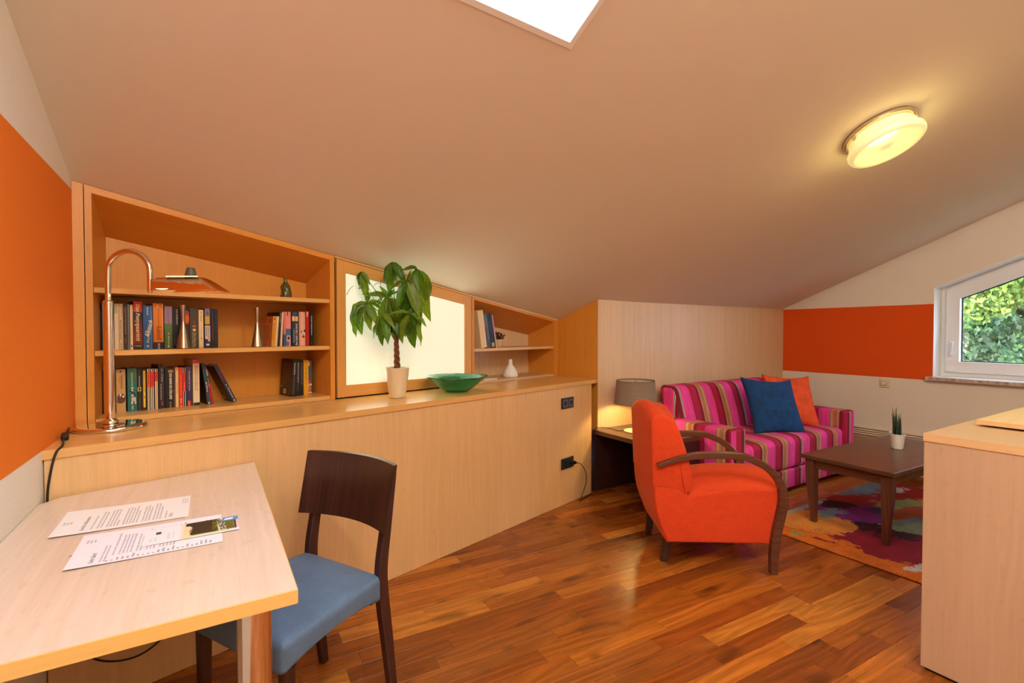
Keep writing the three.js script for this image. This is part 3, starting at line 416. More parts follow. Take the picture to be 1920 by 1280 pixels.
{
  const B = (label, s0, w, h, base, draw, lean, d = 0.125, n = -0.015) => makeBook('book', label, G3, s0, n, NSH, w, h, d, spineCell(draw, base), null, lean);
  B('tall cream catalogue leaning at the left end of the niche shelf', 2.284, 0.056, 0.282, '#e6c898', all(rect(52, 0, 12, 256, '#f0d8b0')), 0.16);
  B('thin plum picture book second in the niche shelf', 2.342, 0.0175, 0.272, '#6a3a5a', down('Kunst', 32, 20, 30, '#c89ab0'), 0.165);
  B('thin teal picture book third in the niche shelf', 2.3605, 0.022, 0.268, '#2c5a66', down('Land & Leute', 32, 30, 26, '#86b0b4'), 0.17);
  B('black picture book with a gilt foot label in the niche', 2.386, 0.05, 0.264, '#120c10', all(rect(14, 218, 36, 30, '#c8a050'), blob(30, 90, 20, 50, '#2a2220')), 0.185);
  B('thin mauve picture book outermost in the niche row', 2.439, 0.013, 0.258, '#c09ab0', rect(0, 228, 64, 28, '#d8b060'), 0.2);
}
// ───────────────────────── small things on shelves and ledge ─────────────────────────
for (const [s, n, where] of [[0.392, -0.062, 'left of two hourglass steel candle holders, before the dark paperbacks'], [0.72, -0.062, 'right of two hourglass steel candle holders, beside the tilted terracotta paperback']]) {
  const [x, z] = W(s, n), o = thing('candle_holder', where, 'candle holder', [x, SHELF2 + 0.0005, z], 0, 'pair of steel candle holders on the upper shelf');
  part('body', lathe([[0, 0], [0.0275, 0], [0.028, 0.003], [0.022, 0.04], [0.0135, 0.09], [0.0075, 0.122], [0.0062, 0.132], [0.0072, 0.145], [0.0095, 0.17], [0.0122, 0.2], [0.0128, 0.204], [0.0118, 0.2045], [0.0105, 0.2], [0.0085, 0.18], [0, 0.178]], 40), steel, o);
}
{
  const [x, z] = W(0.878, -0.09), o = thing('bottle_vase', 'small bumpy olive green bottle on the top shelf of the bookcase', 'vase', [x, SHELF1 + 0.0005, z]);
  const g = lathe([[0, 0], [0.024, 0], [0.028, 0.004], [0.0285, 0.02], [0.026, 0.04], [0.0245, 0.055], [0.022, 0.068], [0.014, 0.08], [0.0095, 0.086], [0.009, 0.104], [0.0105, 0.107], [0.0078, 0.107], [0.0072, 0.09], [0, 0.085]], 40), p = g.attributes.position;
  for (let i = 0; i < p.count; i++) { const a = Math.atan2(p.getZ(i), p.getX(i)), y = p.getY(i), k = 1 + (y < 0.078 ? 0.06 * Math.sin(3 * a + y * 90) + 0.05 * Math.sin(5 * a - y * 120) : 0); p.setX(i, p.getX(i) * k + (y > 0.015 && y < 0.05 ? 0.003 : 0)); p.setZ(i, p.getZ(i) * k); }
  g.computeVertexNormals(); part('body', g, phys({ color: '#5a5a20', roughness: 0.22, clearcoat: 0.6, transmission: 0.25, thickness: 0.02, attenuationColor: new THREE.Color('#4a5a18'), attenuationDistance: 0.03 }), o);
}
{
  const [x, z] = W(2.69, -0.10), o = thing('vase', 'small white bottle vase standing alone in the niche', 'vase', [x, NBOT + 0.0005, z]);
  part('body', lathe([[0, 0], [0.058, 0], [0.0635, 0.004], [0.063, 0.02], [0.056, 0.045], [0.043, 0.068], [0.028, 0.086], [0.0185, 0.102], [0.0165, 0.12], [0.0168, 0.142], [0.0155, 0.143], [0.0135, 0.14], [0.0135, 0.11], [0, 0.1]], 48), std({ color: '#f2eeea', roughness: 0.5 }), o);
}
{
  const [x, z] = W(2.62, -0.17), o = thing('planter_bowl', 'little cream pot of dried brown heather behind the niche books', 'potted plant', [x, NSH + 0.0005, z]);
  part('pot', lathe([[0, 0], [0.03, 0], [0.033, 0.004], [0.045, 0.05], [0.047, 0.062], [0.043, 0.062], [0.04, 0.05], [0, 0.048]], 32), std({ color: '#d8b888', roughness: 0.6 }), o);
  seed(404); const tw = [];
  for (let i = 0; i < 46; i++) { const a = rnd(0, 6.28), r = rnd(0, 0.036), t = rnd(0.02, 0.075), lx = Math.cos(a) * r, lz = Math.sin(a) * r; tw.push(tube([[lx, 0.045, lz], [lx * 1.3 + rnd(-0.006, 0.006), 0.05 + t * 0.6, lz * 1.3], [lx * 1.5 + rnd(-0.012, 0.012), 0.05 + t, lz * 1.5 + rnd(-0.012, 0.012)]], 0.0022, 6, 5)); tw.push(new THREE.IcosahedronGeometry(rnd(0.004, 0.007), 0).translate(lx * 1.4, 0.05 + t * 0.9, lz * 1.4)); }
  part('dried_sprigs', merge(tw), std({ color: '#5a2c1a', roughness: 0.9 }), o);
}
{
  const [x, z] = W(2.39, -0.02), o = thing('booklet', 'thin white booklet lying flat in the niche behind the green bowl', 'booklet', [x, NBOT + 0.0005, z], KA + 0.05);
  part('cover', rbox(0.15, 0.0018, 0.09, 0.0008, 0, 0.0081, -0.045), std({ color: '#f4f2f0', roughness: 0.5 }), o);
  part('pages', rbox(0.147, 0.007, 0.087, 0.001, 0, 0.0036, -0.045), std({ color: '#e6e2da', roughness: 0.8 }), o);
}
{
  const [x, z] = W(1.822, 0.235), o = thing('bowl', 'wide shallow green glass bowl on the ledge by the plant', 'bowl', [x, LEDGE + 0.0005, z]);
  const prof = [[0, 0], [0.066, 0], [0.072, 0.002], [0.1, 0.02], [0.145, 0.056], [0.178, 0.083], [0.199, 0.0985], [0.2, 0.1], [0.198, 0.101], [0.175, 0.086], [0.142, 0.06], [0.098, 0.025], [0.07, 0.008], [0, 0.007]];
  const g = lathe(prof, 72), p = g.attributes.position; seed(12);
  for (let i = 0; i < p.count; i++) { const r = Math.hypot(p.getX(i), p.getZ(i)), a = Math.atan2(p.getZ(i), p.getX(i)); if (r > 0.09) p.setY(i, p.getY(i) + 0.0035 * smooth(r, 0.1, 0.2) * (Math.sin(2 * a + 1) + 0.4 * Math.sin(5 * a))); }
  const gb = dataTex(256, 256, (u, v) => { const k = 128 + 160 * smooth(fbm(u * 26, v * 26, 131, 3), 0.52, 0.75); return [k, k, k]; }, false, 3, 1);
  part('body', g, phys({ color: '#14c088', roughness: 0.1, transmission: 0.88, thickness: 0.01, ior: 1.5, attenuationColor: new THREE.Color('#0f8a58'), attenuationDistance: 0.02, bumpMap: gb, bumpScale: 0.0012 }), o);
  part('rim', new THREE.TorusGeometry(0.199, 0.0016, 8, 90).rotateX(Math.PI / 2).translate(0, 0.1, 0), phys({ color: '#0a4a34', roughness: 0.15 }), o);
}

// ───────────────────────── braided money tree ─────────────────────────
{
  const px = 0.93, pz = -2.80, o = thing('potted_tree', 'potted money tree with braided trunk before the glowing panel', 'potted plant', [px, LEDGE + 0.0005, pz]);
  const pot = lathe([[0, 0], [0.042, 0], [0.046, 0.003], [0.052, 0.04], [0.063, 0.12], [0.0715, 0.172], [0.073, 0.176], [0.0705, 0.177], [0.066, 0.165], [0.0655, 0.158]], 56), pp = pot.attributes.position;
  for (let i = 0; i < pp.count; i++) { const y = pp.getY(i), k = smooth(y, 0.02, 0.17) * 0.5, x = pp.getX(i), z = pp.getZ(i), r = Math.hypot(x, z) || 1, sq = r / Math.max(Math.abs(x), Math.abs(z), 1e-6), f = 1 + k * 0.12 * (sq - 1.15); pp.setX(i, x * f); pp.setZ(i, z * f); }
  pot.computeVertexNormals(); part('pot', pot, phys({ color: '#e2cda6', roughness: 0.28, clearcoat: 0.4, clearcoatRoughness: 0.2 }), o, 'glossy cream ceramic pot with softly squared rim');
  part('soil', lathe([[0, 0.164], [0.03, 0.162], [0.0655, 0.158]], 30), std({ color: '#3a2416', roughness: 1 }), o);
  const bark = std({ map: dataTex(128, 256, (u, v) => { const k = 0.9 + 0.5 * (fbm(u * 8, v * 60, 141, 3) - 0.5); return [132 * k, 78 * k, 40 * k]; }), roughness: 0.85 });
  const strands = [];
  for (let q = 0; q < 3; q++) { const pts = []; for (let i = 0; i <= 26; i++) { const t = i / 26, a = q * 2.094 + t * 13, r = lerp(0.013, 0.0055, t); pts.push([Math.cos(a) * r - 0.006 * t, 0.15 + t * 0.22, Math.sin(a) * r]); } strands.push(new THREE.TubeGeometry(new THREE.CatmullRomCurve3(pts.map((p) => V3(...p))), 80, 0.0078, 9)); }
  part('trunk', merge(strands), bark, o, 'braided brown trunk');
  // leaflet: pointed blade with a fold along the midrib and a drooping tip, length 1 along +y
  const leafGeo = (droop, wide, s) => {
    const pos = [], n = 9, row = []; for (let i = 0; i <= n; i++) { const t = i / n, w = wide * Math.pow(Math.sin(Math.PI * Math.pow(t, 0.78)), 0.85) * (1 - 0.1 * t), y = t * (1 - 0.12 * droop * t), z = -droop * t * t * 0.42, f = w * 0.32; row.push([[-w, y, z + f + 0.02 * Math.sin(t * 17 + s)], [-w * 0.5, y, z + f * 0.62], [0, y, z], [w * 0.5, y, z + f * 0.62], [w, y, z + f + 0.02 * Math.sin(t * 15 + s * 2)]]); }
    for (let i = 0; i < n; i++) for (let k = 0; k < 4; k++) { const a = row[i][k], b = row[i][k + 1], c = row[i + 1][k + 1], d = row[i + 1][k]; [a, b, c, a, c, d].forEach((v) => pos.push(...v)); }
    const uv = []; for (let i = 0; i < pos.length; i += 3) uv.push(0.5 + pos[i] / (2 * wide), pos[i + 1]);
    const g = new THREE.BufferGeometry(); g.setAttribute('position', new THREE.Float32BufferAttribute(pos, 3)); g.setAttribute('uv', new THREE.Float32BufferAttribute(uv, 2));
    g.computeVertexNormals(); return toCreasedNormals(g, 1.2);
  };
  const variants = [leafGeo(0.9, 0.19, 1), leafGeo(1.3, 0.21, 4), leafGeo(0.5, 0.175, 7), leafGeo(1.1, 0.2, 9)];
  const leafTex = (base, s) => dataTex(128, 256, (u, v) => { const m = Math.abs(u - 0.5), vein = smooth(Math.abs(((v * 9 + m * 5) % 1) - 0.5), 0.4, 0.5), mid = 1 - smooth(m, 0.0, 0.03), k = 0.92 + 0.3 * (fbm(u * 9, v * 14, s, 3) - 0.5) + 0.18 * vein + 0.35 * mid; return [base[0] * k + (v > 0.93 ? 50 * (v - 0.93) / 0.07 : 0), base[1] * k, base[2] * k]; });
  const leafMats = [[98, 148, 26], [118, 162, 34], [80, 128, 24], [130, 160, 40]].map((c, i) => phys({ map: leafTex(c, 151 + i), roughness: 0.45, transmission: 0.42, thickness: 0, side: THREE.DoubleSide, specularIntensity: 0.7 }));
  const R = V3(0.852, 0, 0.523), F = V3(-0.523, 0, 0.852), at = (ix, iy, dep) => V3(-0.006, 0.0, 0).addScaledVector(R, (ix - 745) * 0.00313).addScaledVector(F, dep).setY((748 - iy) * 0.00313);
  // each cluster: hub (position in the crown), depth towards the room, tips of its leaflets
  const hubs = [[738, 495, -0.01, [[714, 524], [728, 528], [742, 522], [731, 546], [764, 526]]], [788, 510, 0.05, [[766, 511], [793, 546], [804, 562], [802, 592], [776, 526]]], [684, 514, 0.03, [[668, 542], [692, 562], [701, 531]]],
    [771, 533, 0.09, [[758, 572], [785, 592], [796, 588], [748, 540], [768, 560]]], [698, 571, 0.06, [[699, 618], [677, 606], [722, 577], [700, 556], [716, 606], [680, 574]]], [668, 572, -0.02, [[646, 608], [666, 627], [679, 619], [690, 570]]],
    [778, 592, 0.1, [[779, 650], [801, 640], [756, 634], [799, 600], [752, 584], [786, 572]]], [736, 562, 0.07, [[718, 626], [745, 614], [705, 552], [758, 606], [728, 545], [752, 550]]], [730, 592, 0.12, [[724, 640], [744, 636], [714, 612], [752, 612]]],
    [742, 580, 0.0, [[744, 644], [757, 632], [728, 632], [772, 606]]], [722, 560, -0.05, [[700, 596], [716, 546], [738, 600], [690, 550]]], [764, 552, -0.05, [[786, 612], [796, 570], [752, 600], [768, 516]]], [722, 606, 0.05, [[722, 642], [712, 628], [732, 634]]]];
  seed(555); const stems = []; let k = 0;
  for (const [hx, hy, dep, tips] of hubs) {
    const H = at(hx, hy, dep); stems.push(tube([[-0.008, 0.36, 0], [H.x * 0.4 - 0.006, lerp(0.36, H.y, 0.55), H.z * 0.4], H.toArray()], 0.0022, 18, 6));
    for (const [tx, ty] of tips) {
      for (let twin = 0; twin < 2; twin++) {
      const d = Math.max(-0.085, dep + rnd(-0.05, 0.07) - twin * 0.06), T = at(tx + twin * rnd(-20, 20), ty + twin * rnd(-14, 8), d), dir = T.clone().sub(H), L = dir.length() * 1.24; dir.normalize();
      const nrm = F.clone().multiplyScalar(0.75).add(V3(0, 0.75, 0)).add(V3(rnd(-0.3, 0.3), 0, rnd(-0.3, 0.3))), Z = nrm.addScaledVector(dir, -nrm.dot(dir)).normalize(), X = dir.clone().cross(Z);
      const m = part('leaf', variants[k % 4], leafMats[Math.floor(rnd(0, 3.99))], o); m.quaternion.setFromRotationMatrix(new THREE.Matrix4().makeBasis(X, dir, Z)); m.position.copy(H); const sc = L * (twin ? 0.82 : 1); m.scale.set(sc * rnd(0.72, 0.92), sc, sc); k++; }
    }
  }
  const twig = (a, b) => tube([a, [(a[0] + b[0]) / 2, (a[1] + b[1]) / 2 + 0.01, (a[2] + b[2]) / 2], b], 0.0015, 10, 5);
  for (const [x0, y0, x1, y1] of [[706, 566, 690, 536], [718, 545, 719, 530], [705, 540, 719, 536], [668, 540, 655, 557], [757, 543, 766, 518]]) stems.push(twig(at(x0, y0, 0.02).toArray(), at(x1, y1, 0.02).toArray()));
  part('stems', merge(stems), std({ color: '#4a5a22', roughness: 0.6 }), o);
}

// ───────────────────────── desk lamp on the ledge ─────────────────────────
{
  const bx = -0.346, bz = -2.508, o = thing('desk_lamp', 'tall chrome reading lamp with arched neck on the ledge', 'lamp', [bx, LEDGE + 0.0005, bz], -Math.atan2(0.523, 0.852));
  part('base', lathe([[0, 0], [0.1185, 0], [0.122, 0.004], [0.122, 0.009], [0.1185, 0.014], [0.11, 0.0175], [0.03, 0.019], [0, 0.019]], 72), chrome, o);
  part('collar', lathe([[0, 0.018], [0.026, 0.018], [0.028, 0.024], [0.026, 0.03], [0.021, 0.034], [0.019, 0.04], [0, 0.042]], 36), chrome, o);
  part('pole', lathe([[0, 0.03], [0.0178, 0.03], [0.0178, 0.502], [0.016, 0.509], [0, 0.51]], 36), chrome, o);
  const arc = [[0, 0.5, 0], [0, 0.6, 0]]; for (let i = 1; i < 12; i++) { const a = Math.PI - i / 12 * Math.PI; arc.push([0.0835 + Math.cos(a) * 0.0835, 0.625 + Math.sin(a) * 0.08, 0]); } arc.push([0.167, 0.62, 0], [0.167, 0.548, 0]);
  part('neck', tube(arc, 0.0105, 90, 14), chrome, o);
  part('joint', merge([M(cyl(0.006, 0.006, 0.058, 0, 0, 0, 14), 0.167, 0.574, 0, 0, 0, -Math.PI / 2), new THREE.SphereGeometry(0.0105, 16, 10).translate(0.167, 0.548, 0)]), chrome, o);
  // hood: half-round trough, far end cut on the slant
  const copper = std({ color: '#f2dcc4', metalness: 1, roughness: 0.12 }), pos = [], nA = 20, nL = 14, top = 0.600, bot = 0.548, half = 0.06, x0 = 0.212, P = (i, j, k) => { const a = (i / nA) * Math.PI, y = bot + (top - bot) * Math.pow(Math.sin(a), 0.7) - k * 0.002, z = -Math.cos(a) * (half - k * 0.002), xEnd = 0.45 - 0.07 * Math.pow(clamp((y - bot) / (top - bot), 0, 1), 0.85); return [lerp(x0, xEnd, j / nL), y, z]; };
  const q = (a, b, c, d) => [a, b, c, a, c, d].forEach((v) => pos.push(...v));
  for (let i = 0; i < nA; i++) for (let j = 0; j < nL; j++) { q(P(i, j, 0), P(i + 1, j, 0), P(i + 1, j + 1, 0), P(i, j + 1, 0)); q(P(i, j, 1), P(i, j + 1, 1), P(i + 1, j + 1, 1), P(i + 1, j, 1)); }
  for (let i = 0; i < nA; i++) { q([x0, bot, P(i, 0, 0)[2]], [x0, bot, P(i + 1, 0, 0)[2]], P(i + 1, 0, 0), P(i, 0, 0)); const A = P(i, nL, 0), B = P(i + 1, nL, 0); q(A, B, [0.45, bot, B[2]], [0.45, bot, A[2]]); }
  for (let j = 0; j < nL; j++) { q(P(0, j, 0), P(0, j + 1, 0), P(0, j + 1, 1), P(0, j, 1)); q(P(nA, j, 0), P(nA, j, 1), P(nA, j + 1, 1), P(nA, j + 1, 0)); }
  let hg = new THREE.BufferGeometry(); hg.setAttribute('position', new THREE.Float32BufferAttribute(pos, 3)); hg = toCreasedNormals(hg, 0.7);
  const hood = part('lamp_shade', hg, copper, o, 'polished metal hood');
  const vents = []; for (let i = 0; i < 17; i++) for (let j = 0; j < 6; j++) vents.push(new THREE.CylinderGeometry(0.0021, 0.0021, 0.003, 6).translate(0.242 + i * 0.0073 + j * 0.0035, 0.6045 - Math.pow(j / 6, 2) * 0.006, 0.004 + j * 0.0072));
  const vp = []; for (let j = 0; j < 7; j++) vp.push([0.236 + j * 0.0035, 0.602 - Math.pow(j / 6.5, 2) * 0.0065, j * 0.0072]);
  part('vent_plate', new THREE.BufferGeometry().copy((() => { const p2 = []; for (let j = 0; j < 6; j++) { const a = vp[j], b = vp[j + 1]; const A = [a[0], a[1] + 0.001, a[2]], B = [b[0], b[1] + 0.001, b[2]], C = [b[0] + 0.128, b[1] + 0.001, b[2]], D = [a[0] + 0.128, a[1] + 0.001, a[2]]; [A, B, C, A, C, D].forEach((v) => p2.push(...v)); } const g = new THREE.BufferGeometry(); g.setAttribute('position', new THREE.Float32BufferAttribute(p2, 3)); g.computeVertexNormals(); return g; })()), std({ color: '#d8d0c4', roughness: 0.5, metalness: 0.3 }), hood);
  part('vent_holes', merge(vents), std({ color: '#fff4d8', roughness: 0.6, emissive: rgb(GLOW.desk.map((x) => x * 0.25)) }), hood, 'perforated vent with light showing through').userData.kind = 'stuff';
  part('knob', lathe([[0, 0.601], [0.0225, 0.601], [0.021, 0.612], [0.015, 0.636], [0.013, 0.64], [0, 0.641]], 28).translate(0.326, 0, -0.006), std({ color: '#54503e', roughness: 0.5 }), o, 'dark grey switch knob');
  const bulbMat = std({ color: '#fff2d0', emissive: rgb(GLOW.desk), roughness: 0.5 });
  part('bulb', M(new THREE.CapsuleGeometry(0.011, 0.17, 6, 14), 0.322, 0.566, 0, 0, 0, Math.PI / 2), bulbMat, o);
  const L = new THREE.RectAreaLight(rgb(LIGHT.desk), 1, 0.2, 0.07), a = 0.312; L.position.set(bx + a * 0.852, LEDGE + 0.552, bz + a * 0.523); scene.add(L); L.lookAt(L.position.x, 0, L.position.z); L.name = 'desk_lamp_light';
}
{
  // flex of the desk lamp: over the ledge edge, down the panel and in a loop under the desk
  const P = (s, y, n) => { const [x, z] = W(s, n); return [x, y, z]; };
  const o = thing('power_cord', 'black lamp flex hanging over the left end of the ledge', 'cord');
  part('flex', tube([[-0.462, 0.935, -2.46], [-0.452, 0.926, -2.36], [-0.447, 0.921, -2.30], P(-0.078, 0.9192, 0.441), P(-0.088, 0.913, 0.4522), P(-0.098, 0.885, 0.4535), P(-0.112, 0.8, 0.4545), P(-0.115, 0.74, 0.4555), P(-0.1, 0.5, 0.458), P(-0.07, 0.32, 0.462), P(0.0, 0.18, 0.468), P(0.12, 0.14, 0.47), P(0.24, 0.22, 0.466), P(0.30, 0.38, 0.462), P(0.312, 0.55, 0.458), P(0.312, 0.70, 0.456)], 0.0035, 160, 8), blackPlastic, o);
  part('inline_switch', M(rbox(0.022, 0.02, 0.05, 0.006), -0.4475, 0.9265, -2.325, 0.12, 0.15, 0), blackPlastic, o);
}

// ───────────────────────── desk with its papers ─────────────────────────
{
  const DT = 0.755, o = thing('desk', 'pale maple desk top in the corner on chrome legs', 'desk');
  const zf = (x) => { const t = (x - K0[0] - 0.443 * KS) / KC; return K0[1] - t * KS + 0.443 * KC + 0.004; };
  const plan = [[XL + 0.002, zf(XL) + 0.05], [XL + 0.045, zf(XL + 0.045) + 0.006], [0.15, zf(0.15) + 0.004], [0.15, -1.117], [XL + 0.002, -1.117]];
  part('desk_top', uvBox(prism(plan, DT - 0.03, DT), 'z', 0.3, 0.2), mapleDesk, o);
  part('edge_band', uvBox(boxAB(XL + 0.002, 0.1505, DT - 0.0302, DT - 0.0004, -1.117, -1.114, 0.0008), 'x'), mapleEdge, o, 'yellowish edge banding');
  part('edge_band', uvBox(boxAB(0.15, 0.1525, DT - 0.0302, DT - 0.0004, zf(0.15) + 0.006, -1.115, 0.0008), 'z'), mapleEdge, o);
  for (const [x, z] of [[0.072, -1.152], [-0.40, -1.152]]) { const leg = part('leg', cyl(0.033, 0.033, DT - 0.03 - 0.01, x, 0.01, z, 48), std({ color: '#efe6da', metalness: 1, roughness: 0.13 }), o, 'round chrome leg'); part('foot', lathe([[0, 0], [0.035, 0], [0.036, 0.006], [0.034, 0.011], [0, 0.011]], 32).translate(x, 0, z), blackPlastic, leg); }
}
function sheetTex(w, h, draw) { const c = document.createElement('canvas'); c.width = w; c.height = h; const x = c.getContext('2d'); draw(x, w, h); const t = new THREE.CanvasTexture(c); t.colorSpace = THREE.SRGBColorSpace; t.magFilter = THREE.LinearFilter; return t; }
const WORDS = 'wir freuen uns sehr Sie als Gast in unserem Haus zu begrüssen und wünschen einen schönen Aufenthalt am See mit viel Ruhe Sonne Frühstück ab sieben Uhr bis zehn Wasser Küche Abend Garten Haus Zimmer Schlüssel Rezeption täglich geöffnet'.split(' ');
function lines(c, x, y, w, n, dy, size, last = 0.6) { c.font = size + 'px sans-serif'; for (let i = 0; i < n; i++) { let s = '', lim = (i === n - 1 ? last : 1) * w * rnd(0.9, 1); while (c.measureText(s).width < lim) s += WORDS[Math.floor(rnd(0, WORDS.length))] + ' '; c.fillText(s, x, y + i * dy, w); } }
// a sheet lying flat: page top towards -x, text running from +z to -z
function sheet(name, label, x0, x1, z0, z1, y, tex, group, curl = 0.0) {
  const o = thing(name, label, name === 'brochure' ? 'brochure' : 'paper', [(x0 + x1) / 2, y, (z0 + z1) / 2], 0, group), g = new THREE.BoxGeometry(x1 - x0, 0.0004, z1 - z0, 24, 1, 12), p = g.attributes.position, n = g.attributes.normal, uv = g.attributes.uv, w = x1 - x0, d = z1 - z0;
  for (let i = 0; i < p.count; i++) { const a = p.getX(i) / w + 0.5, b = 0.5 - p.getZ(i) / d; uv.setXY(i, n.getY(i) > 0.5 ? b : 0.002, n.getY(i) > 0.5 ? 1 - a : 0.5); p.setY(i, p.getY(i) + 0.0004 + curl * (Math.pow(1 - a, 3) * 0.004 + Math.pow(Math.abs(b - 0.5) * 2, 4) * 0.0015)); }
  g.computeVertexNormals(); part('sheet', g, std({ map: tex, roughness: 0.7 }), o); return o;
}
{
  seed(77); const ink = '#3a3840';
  const t1 = sheetTex(594, 840, (c, w, h) => { c.fillStyle = '#f6f1ec'; c.fillRect(0, 0, w, h); c.fillStyle = '#5a565c'; c.font = 'bold 15px serif'; for (const [s, i] of [['ZUM SEE', 0], ['HOTEL', 1], ['GARNI', 2]]) c.fillText(s, 250 + i * 4, 44 + i * 20); c.fillStyle = ink; c.font = 'italic bold 30px serif'; c.fillText('Herzlich willkommen', 66, 182); c.font = '17px serif'; c.fillText('Liebe Gäste, sehr geehrte Damen und Herren', 66, 232, 330); lines(c, 66, 268, 420, 2, 22, 16, 0.95); lines(c, 66, 324, 430, 4, 21, 16, 0.3); lines(c, 66, 420, 440, 5, 21, 16, 0.7); lines(c, 66, 540, 430, 3, 21, 16, 0.9); lines(c, 66, 612, 440, 3, 21, 16, 0.7); c.fillText('Mit freundlichen Grüssen', 66, 690); c.font = 'italic 34px serif'; c.fillText('Wehle', 70, 730); c.fillStyle = '#6a666c'; c.font = '11px sans-serif'; for (let i = 0; i < 3; i++) c.fillText('Seestrasse 12 · Telefon 0 75 31', 400, 790 + i * 16); });
  sheet('letter', 'white typed letter farther back on the pale desk', -0.370, -0.062, -1.938, -1.722, 0.7552, t1, null, 1);
  const t2 = sheetTex(594, 840, (c, w, h) => { c.fillStyle = '#f2ecf0'; c.fillRect(0, 0, w, h); c.fillStyle = '#5a565c'; c.font = 'bold 15px serif'; for (const [s, i] of [['ZUM SEE', 0], ['HOTEL', 1], ['GARNI', 2]]) c.fillText(s, 420 + i * 4, 50 + i * 20); c.fillStyle = ink; c.font = 'italic bold 34px serif'; c.fillText('Gute Idee!', 40, 132); c.fillStyle = '#38343e'; lines(c, 40, 172, 300, 2, 20, 16, 1); lines(c, 130, 226, 400, 1, 20, 16, 1); lines(c, 130, 258, 360, 4, 20, 16, 0.95); lines(c, 130, 350, 330, 2, 20, 16, 0.8); lines(c, 130, 404, 400, 3, 20, 16, 0.6); lines(c, 130, 476, 390, 5, 20, 16, 0.95); c.font = 'bold 17px sans-serif'; for (let i = 0; i < 22; i++) { c.fillText(WORDS[(i * 7) % WORDS.length], 30, 206 + i * 27, 74); if (i > 11) c.fillText(['WC', '7–10', '8.00', '220', '15 €', 'Tel.'][i % 6] + ' ' + WORDS[(i * 5) % WORDS.length], 430, 206 + i * 27, 120); } });
  sheet('letter', 'white information sheet nearer the front, under the photo brochure', -0.291, 0.021, -1.690, -1.468, 0.7552, t2, null, 1);
  const t3 = sheetTex(420, 840, (c, w, h) => { c.fillStyle = '#f2eef0'; c.fillRect(0, 0, w, h); c.fillStyle = '#1c5a50'; c.fillRect(250, 96, 66, 44); c.fillStyle = '#b8a8b0'; c.font = '26px sans-serif'; c.fillText('Hotel', 90, 70); c.fillText('am See', 90, 110); c.fillStyle = '#c8bcc0'; c.font = '30px sans-serif'; c.fillText('BIENVENUE', 90, 220); c.font = '18px sans-serif'; c.fillText('Herzlich willkommen', 90, 256); const g = c.createLinearGradient(0, 300, 0, 350); g.addColorStop(0, '#f2eef0'); g.addColorStop(1, '#f3d9a6'); c.fillStyle = g; c.fillRect(0, 300, w, 120); c.fillStyle = '#3e2c10'; c.beginPath(); c.moveTo(60, 410); for (let i = 0; i <= 30; i++) c.lineTo(60 + i * 12, 400 + 40 * (hash(i, 3, 9) - 0.5) - (i > 22 ? 50 : 0)); c.lineTo(420, 640); c.lineTo(60, 640); c.fill(); c.fillStyle = '#c8d430'; c.fillRect(34, 416, 22, 330); for (let i = 0; i < 260; i++) { c.fillStyle = ['#5a5210', '#7c7418', '#463a10', '#8a8420'][i % 4]; c.fillRect(60 + hash(i, 1, 1) * 350, 590 + hash(i, 2, 1) * 130, 30 * hash(i, 3, 1) + 6, 10); } c.fillStyle = '#6a641a'; c.fillRect(60, 720, 360, 90); for (let i = 0; i < 120; i++) { c.fillStyle = ['#7a7a22', '#565412', '#8c8a34'][i % 3]; c.fillRect(60 + hash(i, 5, 1) * 250, 724 + hash(i, 6, 1) * 80, 12, 6); } c.fillStyle = '#5a9ad0'; c.fillRect(310, 690, 110, 150); c.fillStyle = '#eef4fa'; c.beginPath(); c.moveTo(340, 700); c.lineTo(390, 720); c.lineTo(390, 800); c.lineTo(340, 784); c.fill(); c.fillStyle = '#4a2018'; c.fillRect(60, 802, 250, 14); c.fillStyle = '#e8c8d0'; c.fillRect(60, 816, 250, 24); });
  const br = sheet('brochure', 'folded landscape brochure lying across the front sheet', -0.155, 0.062, -1.652, -1.535, 0.7564, t3);
  part('inner_page', rbox(0.212, 0.0012, 0.112, 0.0004, 0, -0.00015, 0), std({ color: '#5a4a3a', roughness: 0.6 }), br);
  br.position.y += 0.0012;
}
{
  const o = thing('pencil', 'brown pencil tip sticking out from under the front sheet', 'pencil', [-0.292, 0.7552, -1.566], 0.12);
  part('shaft', M(new THREE.CylinderGeometry(0.0013, 0.0013, 0.05, 6), 0.028, 0.0013, 0, 0, 0, Math.PI / 2), std({ color: '#a8641e', roughness: 0.5 }), o);
  part('point', M(new THREE.ConeGeometry(0.0013, 0.012, 6), -0.003, 0.0013, 0, 0, 0, Math.PI / 2), std({ color: '#3a2a1e', roughness: 0.6 }), o);
}

